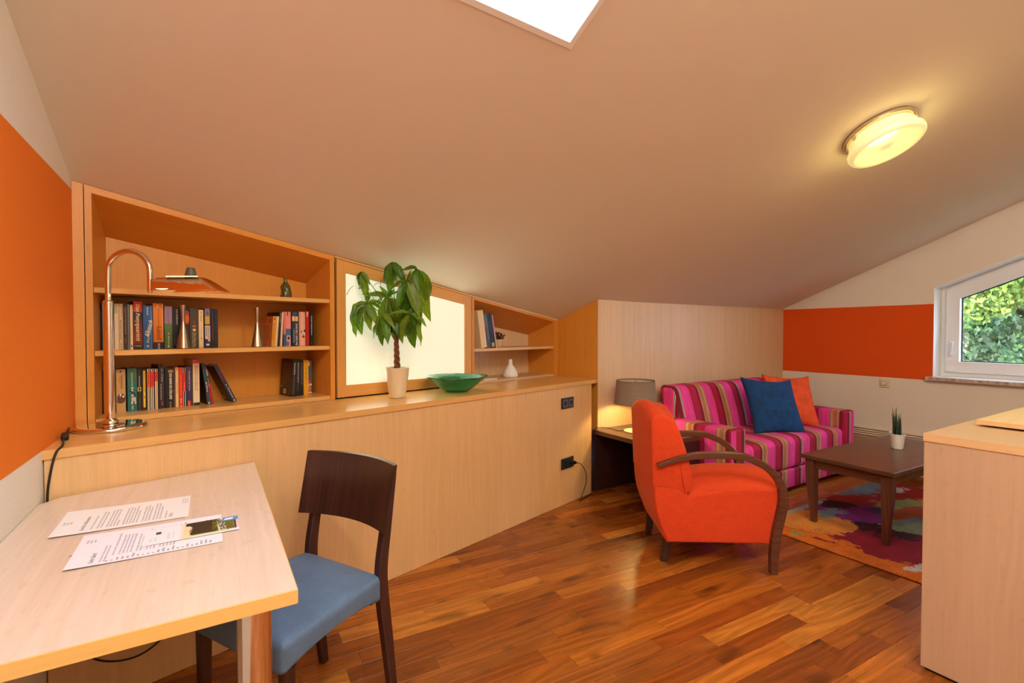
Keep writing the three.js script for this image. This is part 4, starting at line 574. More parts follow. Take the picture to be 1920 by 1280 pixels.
// ───────────────────────── dining chair at the desk (local: +z faces forward, +x to its side) ─────────────────────────
{
  const o = thing('dining_chair', 'dark wood chair with a blue leather seat pushed to the desk', 'chair', [0.429, 0, -1.851], -Math.atan2(0.87, 0.49));
  const seatF = (v, w, h, d) => { const t = v.z / d + 0.5, edge = (1 - Math.pow(Math.abs(2 * v.x / w), 4)) * (1 - Math.pow(Math.abs(2 * v.z / d), 4)); if (v.y > 0) v.y += 0.016 * edge; else v.y += 0.034 * (1 - Math.pow(2 * v.z / d, 2)) * (-2 * v.y / h); v.x *= lerp(0.86, 1.04, t); };
  const seat = softBox(0.455, 0.098, 0.418, 0.022, seatF, 20); seat.translate(0, 0.413, 0.2405);
  part('seat', uvBox(seat, 'z'), blueLeather, o, 'blue leather seat pad');
  // curved back board, bowed away from the sitter
  const nb = 24, pos = [], hb = 0.228, yb = 0.61, th = 0.016, pt = (i, j, k) => { const a = i / nb * 2 - 1, x = a * 0.222 + 0.006, bow = -0.052 * (1 - a * a), y = yb + hb * j; return [x, y, bow + 0.052 - 0.045 * j - k * th]; }, q = (a, b, c, d) => [a, b, c, a, c, d].forEach((v) => pos.push(...v));
  for (let i = 0; i < nb; i++) { q(pt(i, 0, 0), pt(i + 1, 0, 0), pt(i + 1, 1, 0), pt(i, 1, 0)); q(pt(i, 0, 1), pt(i, 1, 1), pt(i + 1, 1, 1), pt(i + 1, 0, 1)); q(pt(i, 1, 0), pt(i + 1, 1, 0), pt(i + 1, 1, 1), pt(i, 1, 1)); q(pt(i, 0, 0), pt(i, 0, 1), pt(i + 1, 0, 1), pt(i + 1, 0, 0)); }
  q(pt(0, 0, 0), pt(0, 1, 0), pt(0, 1, 1), pt(0, 0, 1)); q(pt(nb, 0, 0), pt(nb, 0, 1), pt(nb, 1, 1), pt(nb, 1, 0));
  let bg = new THREE.BufferGeometry(); bg.setAttribute('position', new THREE.Float32BufferAttribute(pos, 3)); bg = toCreasedNormals(bg, 0.5);
  part('backrest', uvBox(bg, 'y'), wengeDark, o, 'curved dark wood back board');
  const legGeo = (path) => { const g = bar(path.map(([z, y, t]) => [z, y]), (t) => { const i = t * (path.length - 1), a = Math.floor(Math.min(i, path.length - 1.001)); return lerp(path[a][2], path[Math.min(a + 1, path.length - 1)][2], i - a); }, 0.03, 40); return M(g, 0, 0, 0, 0, -Math.PI / 2, 0); };
  const rear = uvBox(legGeo([[-0.03, 0.0, 0.03], [-0.004, 0.2, 0.038], [0.022, 0.4, 0.044], [0.024, 0.48, 0.042], [0.001, 0.62, 0.034], [-0.031, 0.80, 0.024]]), 'y');
  for (const x of [-0.178, 0.182]) part('leg', M(rear, x, 0, 0), wengeDark, o, 'rear leg running up to the back board');
  const front = uvBox(legGeo([[0.412, 0.0, 0.026], [0.412, 0.37, 0.04]]), 'y');
  for (const x of [-0.2, 0.205]) part('leg', M(front, x, 0, 0), wengeDark, o);
  part('seat_rail', uvBox(merge([boxAB(-0.19, 0.19, 0.345, 0.385, 0.39, 0.42), boxAB(-0.17, 0.17, 0.36, 0.40, 0.04, 0.062)]), 'x'), wengeDark, o);
}

// ───────────────────────── orange armchair (local: +x faces forward, +z towards the viewer) ─────────────────────────
{
  const fx = 0.833, fz = 0.553, o = thing('armchair', 'orange velvet armchair with curved dark wood arms', 'armchair', [2.57 + 0.553 * 0.30, 0, -1.471 - 0.833 * 0.30], -Math.atan2(fz, fx));
  const HW = 0.262, HB = 0.2645, prof = (pts) => { const s = new THREE.Shape(); s.moveTo(...pts[0]); s.splineThru(pts.slice(1).map(([a, b]) => V2(a, b))); return s; };
  function padded(shape, hw, f) {
    const g0 = new THREE.ExtrudeGeometry(shape, { depth: 2 * hw - 0.03, steps: 14, bevelEnabled: true, bevelThickness: 0.015, bevelSize: 0.012, bevelOffset: -0.012, bevelSegments: 3, curveSegments: 28 }); g0.translate(0, 0, -hw + 0.015);
    const p = g0.attributes.position; for (let i = 0; i < p.count; i++) { const v = V3().fromBufferAttribute(p, i), t = 1 - Math.pow(clamp(Math.abs(v.z) / hw, 0, 1), 2); f(v, t); p.setXYZ(i, v.x, v.y, v.z); }
    g0.deleteAttribute('uv'); g0.deleteAttribute('normal'); return toCreasedNormals(g0, 0.62);
  }
  const body = new THREE.Shape(); body.moveTo(-0.575, 0.15); body.lineTo(-0.62, 0.27); body.bezierCurveTo(-0.645, 0.34, -0.648, 0.42, -0.648, 0.5); body.lineTo(-0.50, 0.5); body.lineTo(-0.46, 0.405); body.bezierCurveTo(-0.36, 0.428, -0.25, 0.447, -0.12, 0.452); body.lineTo(0.022, 0.448); body.bezierCurveTo(0.03, 0.36, 0.014, 0.26, -0.005, 0.15); body.lineTo(-0.575, 0.15);
  part('seat', uvBox(padded(body, HW, (v, t) => { if (v.y > 0.39 && v.x > -0.46) v.y += 0.042 * t; if (v.x > -0.05) v.x += 0.05 * t * Math.sin(clamp((v.y - 0.15) / 0.3, 0, 1) * Math.PI * 0.8); }), 'y'), orangeVelvet, o, 'upholstered seat block');
  const back = new THREE.Shape(); back.moveTo(-0.652, 0.455); back.lineTo(-0.664, 0.78); back.bezierCurveTo(-0.668, 0.835, -0.64, 0.852, -0.606, 0.85); back.bezierCurveTo(-0.56, 0.845, -0.53, 0.79, -0.506, 0.735); back.bezierCurveTo(-0.475, 0.66, -0.452, 0.58, -0.44, 0.5); back.bezierCurveTo(-0.434, 0.455, -0.45, 0.43, -0.482, 0.408); back.lineTo(-0.52, 0.44); back.lineTo(-0.652, 0.455);
  part('backrest', uvBox(padded(back, HB, (v, t) => { v.y += 0.042 * t * smooth(v.y, 0.6, 0.86); if (v.x > -0.57) v.x += 0.032 * t * smooth(v.y, 0.41, 0.6); else v.x -= 0.012 * t * smooth(v.y, 0.5, 0.8); }), 'y'), orangeVelvet, o, 'upholstered back');
  const path = [[-0.632, 0.578], [-0.56, 0.604], [-0.478, 0.625], [-0.4, 0.635], [-0.319, 0.638], [-0.25, 0.637], [-0.185, 0.632], [-0.12, 0.609], [-0.06, 0.576], [-0.01, 0.531], [0.022, 0.478], [0.034, 0.42], [0.03, 0.36], [0.018, 0.3], [0.004, 0.235], [-0.007, 0.16], [-0.013, 0.08], [-0.014, 0.0]];
  const thick = (t) => t < 0.5 ? lerp(0.022, 0.036, smooth(t, 0, 0.25)) : lerp(0.036, 0.044, smooth(t, 0.5, 0.75)) - 0.006 * smooth(t, 0.9, 1);
  const armGeo = uvBox(bar(path, thick, 0.04, 90), 'x');
  for (const z of [0.28, -0.28]) part('arm', M(armGeo, 0, 0, z), wenge, o, z > 0 ? 'near curved arm and front leg in one piece' : 'far curved arm and front leg in one piece');
  const rl = uvBox(bar([[-0.545, 0.15], [-0.552, 0.08], [-0.563, 0.0]], (t) => lerp(0.05, 0.036, t), 0.036, 12), 'y');
  for (const z of [0.15, -0.22]) part('leg', M(rl, 0, 0, z), wengeDark, o, 'short rear leg');
}

// ───────────────────────── striped sofa ─────────────────────────
{
  const C = { r: [196, 22, 58], m: [128, 10, 46], d: [58, 6, 20], p: [236, 66, 158], k: [176, 16, 66], o: [226, 122, 72], c: [226, 198, 144], b: [26, 18, 20], g: [150, 128, 104], t: [208, 150, 112], w: [236, 226, 206] };
  const multi = [['t', 7], ['g', 3], ['o', 11], ['b', 4], ['c', 3], ['b', 4], ['w', 3], ['b', 4], ['o', 12], ['t', 8], ['c', 3], ['g', 12]];
  const seq = [['g', 4], ['b', 2], ['w', 3], ['g', 3], ['p', 100], ['k', 78], ['m', 26], ...multi, ['p', 92], ['k', 70], ['m', 28], ...multi, ['p', 92], ['k', 60], ['m', 30], ['g', 5], ['w', 3]];
  const total = seq.reduce((s, q) => s + q[1], 0), col = []; for (const [k, n] of seq) for (let i = 0; i < n; i++) col.push(C[k]);
  const PER = 0.79, tex = dataTex(1024, 256, (u, v, x) => { const c = col[Math.floor(u * total)], q = 1 + 0.22 * (fbm(u * 30, v * 9, 161, 3) - 0.5) + 0.07 * (hash(x, 0, 6) - 0.5); return mul(c, q); }, true, 1 / PER, 1 / 0.8, THREE.RepeatWrapping);
  const stripes = phys({ map: tex, roughness: 0.85, sheen: 0.45, sheenColor: new THREE.Color('#ff9ac0'), sheenRoughness: 0.4, bumpMap: fabricBump, bumpScale: 0.0003 });
  const o = thing('sofa', 'two seat sofa in pink and crimson striped velvet', 'sofa');
  function stripeUV(geo, arms, du = 0) { // stripes run up and over: u follows x, on the arms it follows z except at their fronts
    const g = geo.index ? geo.toNonIndexed() : geo, p = g.attributes.position, uv = new Float32Array(p.count * 2), a = V3(), b = V3(), c = V3();
    for (let i = 0; i < p.count; i += 3) { a.fromBufferAttribute(p, i); b.fromBufferAttribute(p, i + 1); c.fromBufferAttribute(p, i + 2); const n = b.clone().sub(a).cross(c.clone().sub(a)).normalize(); const alongX = arms ? Math.abs(n.z) > 0.75 : Math.abs(n.x) < 0.8; [a, b, c].forEach((q, j) => { uv[2 * (i + j)] = alongX ? q.x + du : -q.z - 2.0; uv[2 * (i + j) + 1] = q.y + (alongX ? q.z : q.x); }); }
    g.setAttribute('uv', new THREE.BufferAttribute(uv, 2)); return g;
  }
  const x0 = 3.20, x1 = 5.035, zf = -2.18, zb = -3.02, aw = 0.184;
  const sb = (w, h, d, r, x, y, z, f, n = 16) => softBox(w, h, d, r, f, n).translate(x, y, z);
  part('base', stripeUV(sb(x1 - x0 - 2 * aw + 0.006, 0.15, 0.78, 0.012, (x0 + x1) / 2, 0.112, zf - 0.396), false, -3.36), stripes, o);
  for (const x of [x0 + aw / 2, x1 - aw / 2]) part('arm', stripeUV(sb(aw, 0.553, 0.80, 0.026, x, 0.3085, zf - 0.40), true, -3.36), stripes, o);
  part('seat_cushion', stripeUV(sb(x1 - x0 - 2 * aw - 0.004, 0.245, 0.70, 0.045, (x0 + x1) / 2, 0.312, zf - 0.353, (v, w, h, d) => { if (v.y > 0) v.y += 0.022 * (1 - Math.pow(2 * v.x / w, 4)) * (1 - Math.pow(2 * v.z / d, 4)); }, 20), false, -3.36), stripes, o);
  const backF = (v, w, h) => { v.z -= (v.y / h + 0.5) * 0.13; if (v.z > -0.1) v.z += 0.02 * (1 - Math.pow(2 * v.x / w, 4)) * (1 - Math.pow(2 * v.y / h, 2)); };
  part('back_cushion', stripeUV(sb(x1 - x0 - 0.2, 0.47, 0.19, 0.05, (x0 + x1) / 2 + 0.015, 0.607, -2.755, backF, 20), false, -3.36), stripes, o);
  part('back_frame', stripeUV(sb(x1 - x0 - 0.06, 0.62, 0.1, 0.02, (x0 + x1) / 2, 0.37, -2.995), false, -3.36), stripes, o);
  for (const [x, z] of [[x0 + 0.07, zf - 0.07], [x1 - 0.07, zf - 0.07], [x0 + 0.07, zb + 0.04], [x1 - 0.07, zb + 0.04]]) part('foot', cyl(0.02, 0.024, 0.034, x, 0, z, 20), blackPlastic, o);
}
function cushion(name, label, mat, piping, size, pos, yaw, lean, roll) {
  const o = thing(name, label, 'cushion', pos); o.rotation.set(lean, yaw, roll, 'YXZ');
  const f = (v) => { const a = 2 * v.x / size, b = 2 * v.y / size, e = (1 - Math.pow(Math.abs(a), 2.4)) * (1 - Math.pow(Math.abs(b), 2.4)); v.z *= 0.1 + 0.9 * Math.pow(Math.max(e, 0), 0.5); const pin = 1 - 0.12 * (1 - a * a), pin2 = 1 - 0.12 * (1 - b * b); v.y *= lerp(1, pin, b * b); v.x *= lerp(1, pin2, a * a); };
  part('cover', uvBox(softBox(size, size, 0.15, 0.02, f, 26), 'y'), mat, o);
  const pts = []; for (let k = 0; k < 4; k++) for (let i = 0; i < 12; i++) { const a = i / 12 * 2 - 1, q = V3([a, 1, -a, -1][k] * size / 2, [-1, a, 1, -a][k] * size / 2, 0); f(q); pts.push(V3(q.x, q.y, 0)); }
  part('piping', new THREE.TubeGeometry(new THREE.CatmullRomCurve3(pts, true), 160, 0.0035, 6, true), piping, o);
  return o;
}
cushion('cushion', 'orange velvet cushion behind the blue one on the sofa', coralVelvet, std({ color: '#8a2a10', roughness: 0.8 }), 0.49, [4.56, 0.660, -2.505], -0.36, -0.38, -0.06);
cushion('cushion', 'deep blue velvet cushion in front on the striped sofa', blueVelvet, std({ color: '#0a2238', roughness: 0.8 }), 0.51, [4.14, 0.655, -2.425], -0.30, -0.46, -0.08);

// ───────────────────────── side table with its lamp ─────────────────────────
{
  const x0 = 2.652, x1 = 3.19, z0 = -3.068, z1 = -2.44, h = 0.503, t = 0.034, o = thing('side_table', 'dark brown open side table under the small grey lamp', 'side table');
  part('table_top', uvBox(boxAB(x0, x1, h - t, h, z0, z1, 0.002), 'z'), walnutSat, o);
  part('side_panel', uvBox(boxAB(x0, x1, 0.002, h - t - 0.0005, z0, z0 + t, 0.002), 'y'), wengeDark, o); part('side_panel', uvBox(boxAB(x0, x1, 0.002, h - t - 0.0005, z1 - t, z1, 0.002), 'y'), wengeDark, o);
  part('back_panel', uvBox(boxAB(x1 - 0.02, x1, 0.002, h - t - 0.0005, z0 + t, z1 - t, 0.001), 'y'), wengeDark, o);
  const lx = 2.885, lz = -2.815, L = thing('table_lamp', 'small table lamp with a grey drum shade on the side table', 'lamp', [lx, h + 0.0005, lz]);
  const cream = std({ color: '#f3e6c0', roughness: 0.35 });
  part('base', lathe([[0, 0], [0.088, 0], [0.09, 0.004], [0.0885, 0.009], [0.084, 0.012], [0, 0.013]], 56), cream, L);
  part('stem', lathe([[0, 0.012], [0.0125, 0.012], [0.0125, 0.24], [0, 0.24]], 24), steel, L);
  part('socket', lathe([[0, 0.238], [0.016, 0.238], [0.016, 0.27], [0, 0.27]], 20), blackPlastic, L);
  const shadeMat = phys({ map: dataTex(128, 128, (u, v, x, y) => { const k = 0.97 + 0.06 * (hash(x, 0, 1) - 0.5) + 0.06 * (hash(0, y, 2) - 0.5); return [150 * k, 131 * k, 115 * k]; }, true, 3, 2, THREE.RepeatWrapping), roughness: 0.95, transmission: 0.16, thickness: 0, side: THREE.DoubleSide });
  const sh = part('lamp_shade', lathe([[0.166, 0.222], [0.1665, 0.223], [0.1505, 0.409], [0.15, 0.41], [0.149, 0.409], [0.165, 0.223], [0.166, 0.222]], 64), shadeMat, L, 'grey fabric drum shade');
  part('rim_wire', new THREE.TorusGeometry(0.15, 0.0016, 8, 64).rotateX(Math.PI / 2).translate(0, 0.41, 0), std({ color: '#5a5048', roughness: 0.6 }), sh);
  part('diffuser', lathe([[0.149, 0.396], [0.02, 0.396], [0, 0.396]], 48), phys({ color: '#cfc4b2', roughness: 0.9, side: THREE.DoubleSide }), sh, 'pale disc closing the top of the shade');
  part('finial', merge([cyl(0.004, 0.004, 0.012, 0, 0.397, 0, 12), new THREE.SphereGeometry(0.006, 12, 8).translate(0, 0.41, 0)]), steel, L);
  part('bulb', lathe([[0, 0.268], [0.013, 0.27], [0.014, 0.282], [0.026, 0.304], [0.029, 0.32], [0.024, 0.338], [0.012, 0.348], [0, 0.35]], 28), std({ color: '#fff0c8', roughness: 0.4, emissive: rgb(GLOW.bulb) }), L);
  const P = new THREE.PointLight(rgb(LIGHT.bulb), 1, 0, 2); P.position.set(lx, h + 0.318, lz); P.castShadow = true; P.shadow.radius = 1.2; P.name = 'table_lamp_light'; scene.add(P);
  const c = thing('lamp_cord', 'thin dark cord curling behind the grey table lamp', 'cord');
  part('flex', tube([[lx - 0.06, h + 0.008, lz - 0.055], [lx - 0.1, h + 0.004, lz - 0.09], [2.74, h + 0.016, -2.97], [2.68, h + 0.02, -3.015], [2.648, h + 0.008, -3.03], [2.643, h - 0.06, -3.034], [2.640, 0.3, -3.036]], 0.0028, 60, 8), blackPlastic, c);
}
// sockets on the low wall
{
  const grey = std({ color: '#56606a', roughness: 0.4 }), dark = std({ color: '#2a2c30', roughness: 0.4 }), well = std({ color: '#15171a', roughness: 0.6 });
  for (const [y, where] of [[0.766, 'upper double wall socket just below the ledge end'], [0.314, 'lower double wall socket with a cord plugged in']]) {
    const [x, z] = W(2.737, 0.4395), o = thing('wall_socket', where, 'socket', [x, y, z], KA, 'double sockets on the low panelled wall');
    part('frame', rbox(0.153, 0.082, 0.011, 0.005, 0, 0, 0.0055), dark, o);
    for (const dx of [-0.0355, 0.0355]) {
      const ring = new THREE.Shape(); ring.moveTo(-0.0275, -0.0275); ring.lineTo(0.0275, -0.0275); ring.lineTo(0.0275, 0.0275); ring.lineTo(-0.0275, 0.0275); const hole = new THREE.Path(); hole.absarc(0, 0, 0.0195, 0, Math.PI * 2); ring.holes.push(hole);
      const ins = part('insert', new THREE.ExtrudeGeometry(ring, { depth: 0.0035, bevelEnabled: false, curveSegments: 28 }).translate(dx, 0, 0.0105), y > 0.5 ? grey : dark, o);
      part('well', M(cyl(0.0194, 0.0194, 0.001, 0, 0, 0, 28), dx, 0, 0.0112, Math.PI / 2, 0, 0), well, ins);
      part('contact', merge([cyl(0.0024, 0.0024, 0.001, 0, 0, 0, 10), ].map((g) => M(g, dx - 0.0095, 0, 0.0122, Math.PI / 2, 0, 0)).concat([M(cyl(0.0024, 0.0024, 0.001, 0, 0, 0, 10), dx + 0.0095, 0, 0.0122, Math.PI / 2, 0, 0)])), steel, ins);
    }
  }
  const P = (s, y, n) => { const [x, z] = W(s, n); return [x, y, z]; };
  const c = thing('plug_cord', 'black cord looping from the lower socket to the floor', 'cord');
  const [qx, qz] = W(2.7725, 0.4395);
  part('plug', M(merge([M(cyl(0.0185, 0.016, 0.03, 0, 0, 0, 24), 0, 0, 0, Math.PI / 2, 0, 0), rbox(0.012, 0.02, 0.02, 0.004, 0.008, 0, 0.034)]), qx, 0.314, qz, 0, KA, 0).translate(KS * 0.0145, 0, KC * 0.0145), blackPlastic, c);
  part('flex', tube([P(2.785, 0.315, 0.482), P(2.83, 0.295, 0.50), P(2.885, 0.22, 0.51), P(2.90, 0.15, 0.505), P(2.87, 0.075, 0.50), P(2.835, 0.02, 0.495), P(2.84, 0.0035, 0.485), P(2.92, 0.0032, 0.47), P(3.04, 0.0032, 0.458)], 0.003, 90, 8), blackPlastic, c);
}
// thermostat dial on the gable wall, hairline crack below it
{
  const o = thing('wall_dimmer', 'cream rotary dimmer on the white wall below the orange band', 'switch', [XR, 0.818, -2.104]), cr = std({ color: '#e6d6b8', roughness: 0.45 });
  part('plate', rbox(0.01, 0.084, 0.084, 0.004, -0.005, 0, 0), cr, o);
  part('knob', M(lathe([[0, 0], [0.026, 0], [0.0255, 0.008], [0.021, 0.021], [0.018, 0.023], [0, 0.023]], 36), -0.0098, 0, 0, 0, 0, Math.PI / 2), cr, o);
}
// low white heater along the gable wall
{
  const o = thing('baseboard_heater', 'low grooved cream trim box on the wall behind the coffee table', 'heater'), cr = std({ color: '#e8d8c4', roughness: 0.5 }), w2 = std({ color: '#b08a6c', roughness: 0.6 });
  part('casing', uvBox(boxAB(XR - 0.10, XR - 0.001, 0.075, 0.30, -3.0, 0.9, 0.004), 'z'), w2, o);
  for (let i = 0; i < 4; i++) part('fin', boxAB(XR - 0.028 + i * 0.0002, XR - 0.001, 0.304 + i * 0.02, 0.316 + i * 0.02, -3.0, 0.9, 0.003), cr, o);
  for (const z of [-2.7, -1.4, -0.1]) part('bracket', boxAB(XR - 0.06, XR - 0.02, 0, 0.076, z, z + 0.05, 0.002), w2, o);
}

// ───────────────────────── rug and coffee table ─────────────────────────
{
  const x0 = 3.105, x1 = 4.96, z0 = -1.955, z1 = -0.80, o = thing('rug', 'multicoloured abstract rug under the coffee table', 'rug');
  const C = { or: [236, 120, 26], or2: [240, 150, 62], cr: [150, 8, 44], red: [178, 34, 18], pl: [66, 14, 36], pu: [150, 44, 150], vi: [92, 60, 130], bl: [128, 150, 160], pb: [176, 184, 176], gr: [150, 156, 84], pg: [160, 176, 140], wh: [220, 214, 210], br: [172, 74, 20] };
  const spots = [[3.17, -1.3, 0.14, 0.9, 'or'], [3.45, -1.83, 0.3, 0.13, 'or2'], [3.17, -1.69, 0.09, 0.1, 'gr'], [3.44, -1.63, 0.2, 0.1, 'or2'], [3.6, -1.93, 0.26, 0.06, 'pb'], [3.69, -1.77, 0.2, 0.06, 'bl'], [3.40, -1.44, 0.2, 0.2, 'cr'], [3.52, -1.22, 0.24, 0.2, 'cr'], [3.17, -1.55, 0.05, 0.12, 'cr'], [3.30, -1.34, 0.16, 0.12, 'cr'], [3.67, -1.31, 0.14, 0.1, 'pl'], [3.90, -1.36, 0.14, 0.09, 'pg'], [3.97, -1.42, 0.12, 0.06, 'bl'], [3.94, -1.44, 0.08, 0.05, 'gr'], [4.17, -1.47, 0.2, 0.07, 'br'], [4.42, -1.58, 0.16, 0.08, 'gr'], [4.66, -1.66, 0.25, 0.1, 'red'], [4.19, -1.85, 0.16, 0.08, 'red'], [4.47, -1.9, 0.24, 0.06, 'bl'], [4.72, -1.74, 0.1, 0.05, 'wh'], [3.90, -1.68, 0.17, 0.12, 'pu'], [3.84, -1.58, 0.13, 0.07, 'pu'], [3.76, -1.88, 0.12, 0.05, 'pu'], [4.02, -1.82, 0.14, 0.06, 'pl'], [3.7, -1.51, 0.14, 0.06, 'pl'], [4.05, -1.60, 0.1, 0.07, 'vi'], [3.30, -1.10, 0.1, 0.05, 'wh'], [3.3, -0.9, 0.2, 0.2, 'or2'], [3.8, -0.9, 0.3, 0.2, 'cr'], [4.3, -1.1, 0.3, 0.2, 'pu'], [4.7, -1.2, 0.25, 0.25, 'or'], [4.2, -0.7, 0.3, 0.2, 'gr'], [4.7, -0.7, 0.3, 0.2, 'red'], [3.5, -0.6, 0.3, 0.15, 'bl']];
  const W2 = 1280, H2 = 800, tex = dataTex(W2, H2, (u, v, px, py) => {
    const x = lerp(x0, x1, u), z = lerp(z0, z1, v), a = fbm(x * 7, z * 7, 171, 4) - 0.5, b = fbm(x * 7 + 9, z * 7, 173, 4) - 0.5, e = fbm(x * 30, z * 30, 175, 3) - 0.5, jx = x + a * 0.20 + e * 0.11, jz = z + b * 0.14 + e * 0.09;
    let best = 1e9, k = 'or', second = 'or', s2 = 1e9; for (const [cx, cz, rx, rz, c] of spots) { const d = Math.hypot((jx - cx) / rx, (jz - cz) / rz); if (d < best) { if (k !== c) { s2 = best; second = k; } best = d; k = c; } else if (d < s2 && c !== k) { s2 = d; second = c; } }
    const q = vnoise(px * 0.5, py * 0.5, 181), mixd = hash(px >> 1, py >> 1, 7) < smooth(best / s2, 0.8, 1.0) * 0.35 ? second : k; const n = 0.82 + 0.34 * q + 0.18 * (fbm(x * 14, z * 14, 185, 2) - 0.5);
    if (best > 1.9 && hash(px >> 1, py >> 1, 9) < 0.25) return mul(C.wh, n * 0.9);
    return mul(C[mixd], n);
  }, true, 1, 1, THREE.ClampToEdgeWrapping);
  const bump = dataTex(512, 512, (u, v, x, y) => { const k = 255 * hash(x, y, 191); return [k, k, k]; }, false, 6, 5, THREE.RepeatWrapping);
  const g = softBox(x1 - x0, 0.013, z1 - z0, 0.006, null, 20).translate((x0 + x1) / 2, 0.0072, (z0 + z1) / 2), h = g.toNonIndexed(), p = h.attributes.position, uv = new Float32Array(p.count * 2); for (let i = 0; i < p.count; i++) { uv[2 * i] = (p.getX(i) - x0) / (x1 - x0); uv[2 * i + 1] = (p.getZ(i) - z0) / (z1 - z0); } h.setAttribute('uv', new THREE.BufferAttribute(uv, 2));
  part('pile', h, phys({ map: tex, roughness: 1, bumpMap: bump, bumpScale: 0.003, sheen: 0.0 }), o, 'painterly woven pile');
  part('backing', boxAB(x0 - 0.003, x1 + 0.003, 0.0003, 0.004, z0 - 0.003, z1 + 0.003, 0.001), std({ color: '#4a1c14', roughness: 0.9 }), o);
}
{
  const x0 = 3.412, x1 = 4.63, z0 = -1.79, z1 = -1.243, h = 0.47, t = 0.026, y0 = 0.0135, o = thing('coffee_table', 'dark brown rectangular coffee table on the colourful rug', 'coffee table');
  const tw = 0.035; // the table stands a couple of degrees askew
  o.position.set((x0 + x1) / 2, 0, (z0 + z1) / 2); o.rotation.y = -tw; const w = (x1 - x0) / 2, d = (z1 - z0) / 2;
  part('table_top', uvBox(boxAB(-w, w, h - t, h, -d, d, 0.003), 'x'), walnutSat, o);
  const ap = 0.062;
  for (const [a, b, c, e] of [[-w + 0.06, w - 0.06, -d + 0.035, -d + 0.055], [-w + 0.06, w - 0.06, d - 0.055, d - 0.035]]) part('apron', uvBox(boxAB(a, b, h - t - ap, h - t - 0.0005, c, e, 0.001), 'x'), wenge, o);
  for (const [a, b] of [[-w + 0.035, -w + 0.055], [w - 0.055, w - 0.035]]) part('apron', uvBox(boxAB(a, b, h - t - ap, h - t - 0.0005, -d + 0.06, d - 0.06, 0.001), 'z'), wenge, o);
  for (const sx of [-1, 1]) for (const sz of [-1, 1]) { const g = new THREE.BoxGeometry(0.056, h - t - y0 - 0.001, 0.056, 1, 6, 1), p = g.attributes.position, H = h - t - y0; for (let i = 0; i < p.count; i++) { const k = smooth((p.getY(i) / H + 0.5), 0, 0.85), s = lerp(0.6, 1, k); p.setX(i, (p.getX(i) + sx * 0.028) * s - sx * 0.028); p.setZ(i, (p.getZ(i) + sz * 0.028) * s - sz * 0.028); } g.computeVertexNormals(); part('leg', uvBox(g.translate(sx * (w - 0.05), y0 + H / 2, sz * (d - 0.05)), 'y'), wenge, o); }
}
{
  const o = thing('potted_succulent', 'small spiky green plant in a white oval pot on the coffee table', 'potted plant', [4.17, 0.4705, -1.535], 0.5);
  const g = lathe([[0, 0], [0.052, 0], [0.056, 0.003], [0.066, 0.06], [0.074, 0.102], [0.0755, 0.107], [0.072, 0.107], [0.066, 0.095], [0.064, 0.085]], 56), p = g.attributes.position; for (let i = 0; i < p.count; i++) p.setZ(i, p.getZ(i) * 0.62); g.computeVertexNormals();
  part('pot', g, ceramic, o); part('soil', (() => { const s = lathe([[0, 0.09], [0.065, 0.088]], 28); s.scale(1, 1, 0.62); return s; })(), std({ color: '#1e1612', roughness: 1 }), o);
  const mats = ['#22402a', '#2e5234', '#1c3424'].map((c) => std({ color: c, roughness: 0.45 })); seed(909);
  for (let i = 0; i < 19; i++) { const a = rnd(0, 6.28), r = Math.sqrt(rnd()) * 0.048, bx = Math.cos(a) * r, bz = Math.sin(a) * r * 0.55, H = rnd(0.09, 0.2) * (1 - r * 4) + 0.05, le = bx * 0.55 + rnd(-0.012, 0.012), lz = bz * 0.4 + rnd(-0.01, 0.01), pos = [], n = 9; const ring = (t) => { const w = 0.0062 * Math.pow(1 - t, 0.6) * (0.75 + 0.6 * Math.sin(Math.PI * Math.min(1, t * 1.4))) + 0.0002, cx = bx + le * t * t, cz = bz + lz * t * t, y = 0.085 + H * t; return [0, 1, 2, 3, 4].map((k) => [cx + Math.cos(k * 1.2566) * w, y, cz + Math.sin(k * 1.2566) * w]); }; for (let j = 0; j < n; j++) { const A = ring(j / n), B = ring((j + 1) / n); for (let k = 0; k < 5; k++) { const q = (k + 1) % 5; [A[k], B[q], A[q], A[k], B[k], B[q]].forEach((v) => pos.push(...v)); } } const lg = new THREE.BufferGeometry(); lg.setAttribute('position', new THREE.Float32BufferAttribute(pos, 3)); part('leaf', toCreasedNormals(lg, 1.5), mats[i % 3], o); }
}

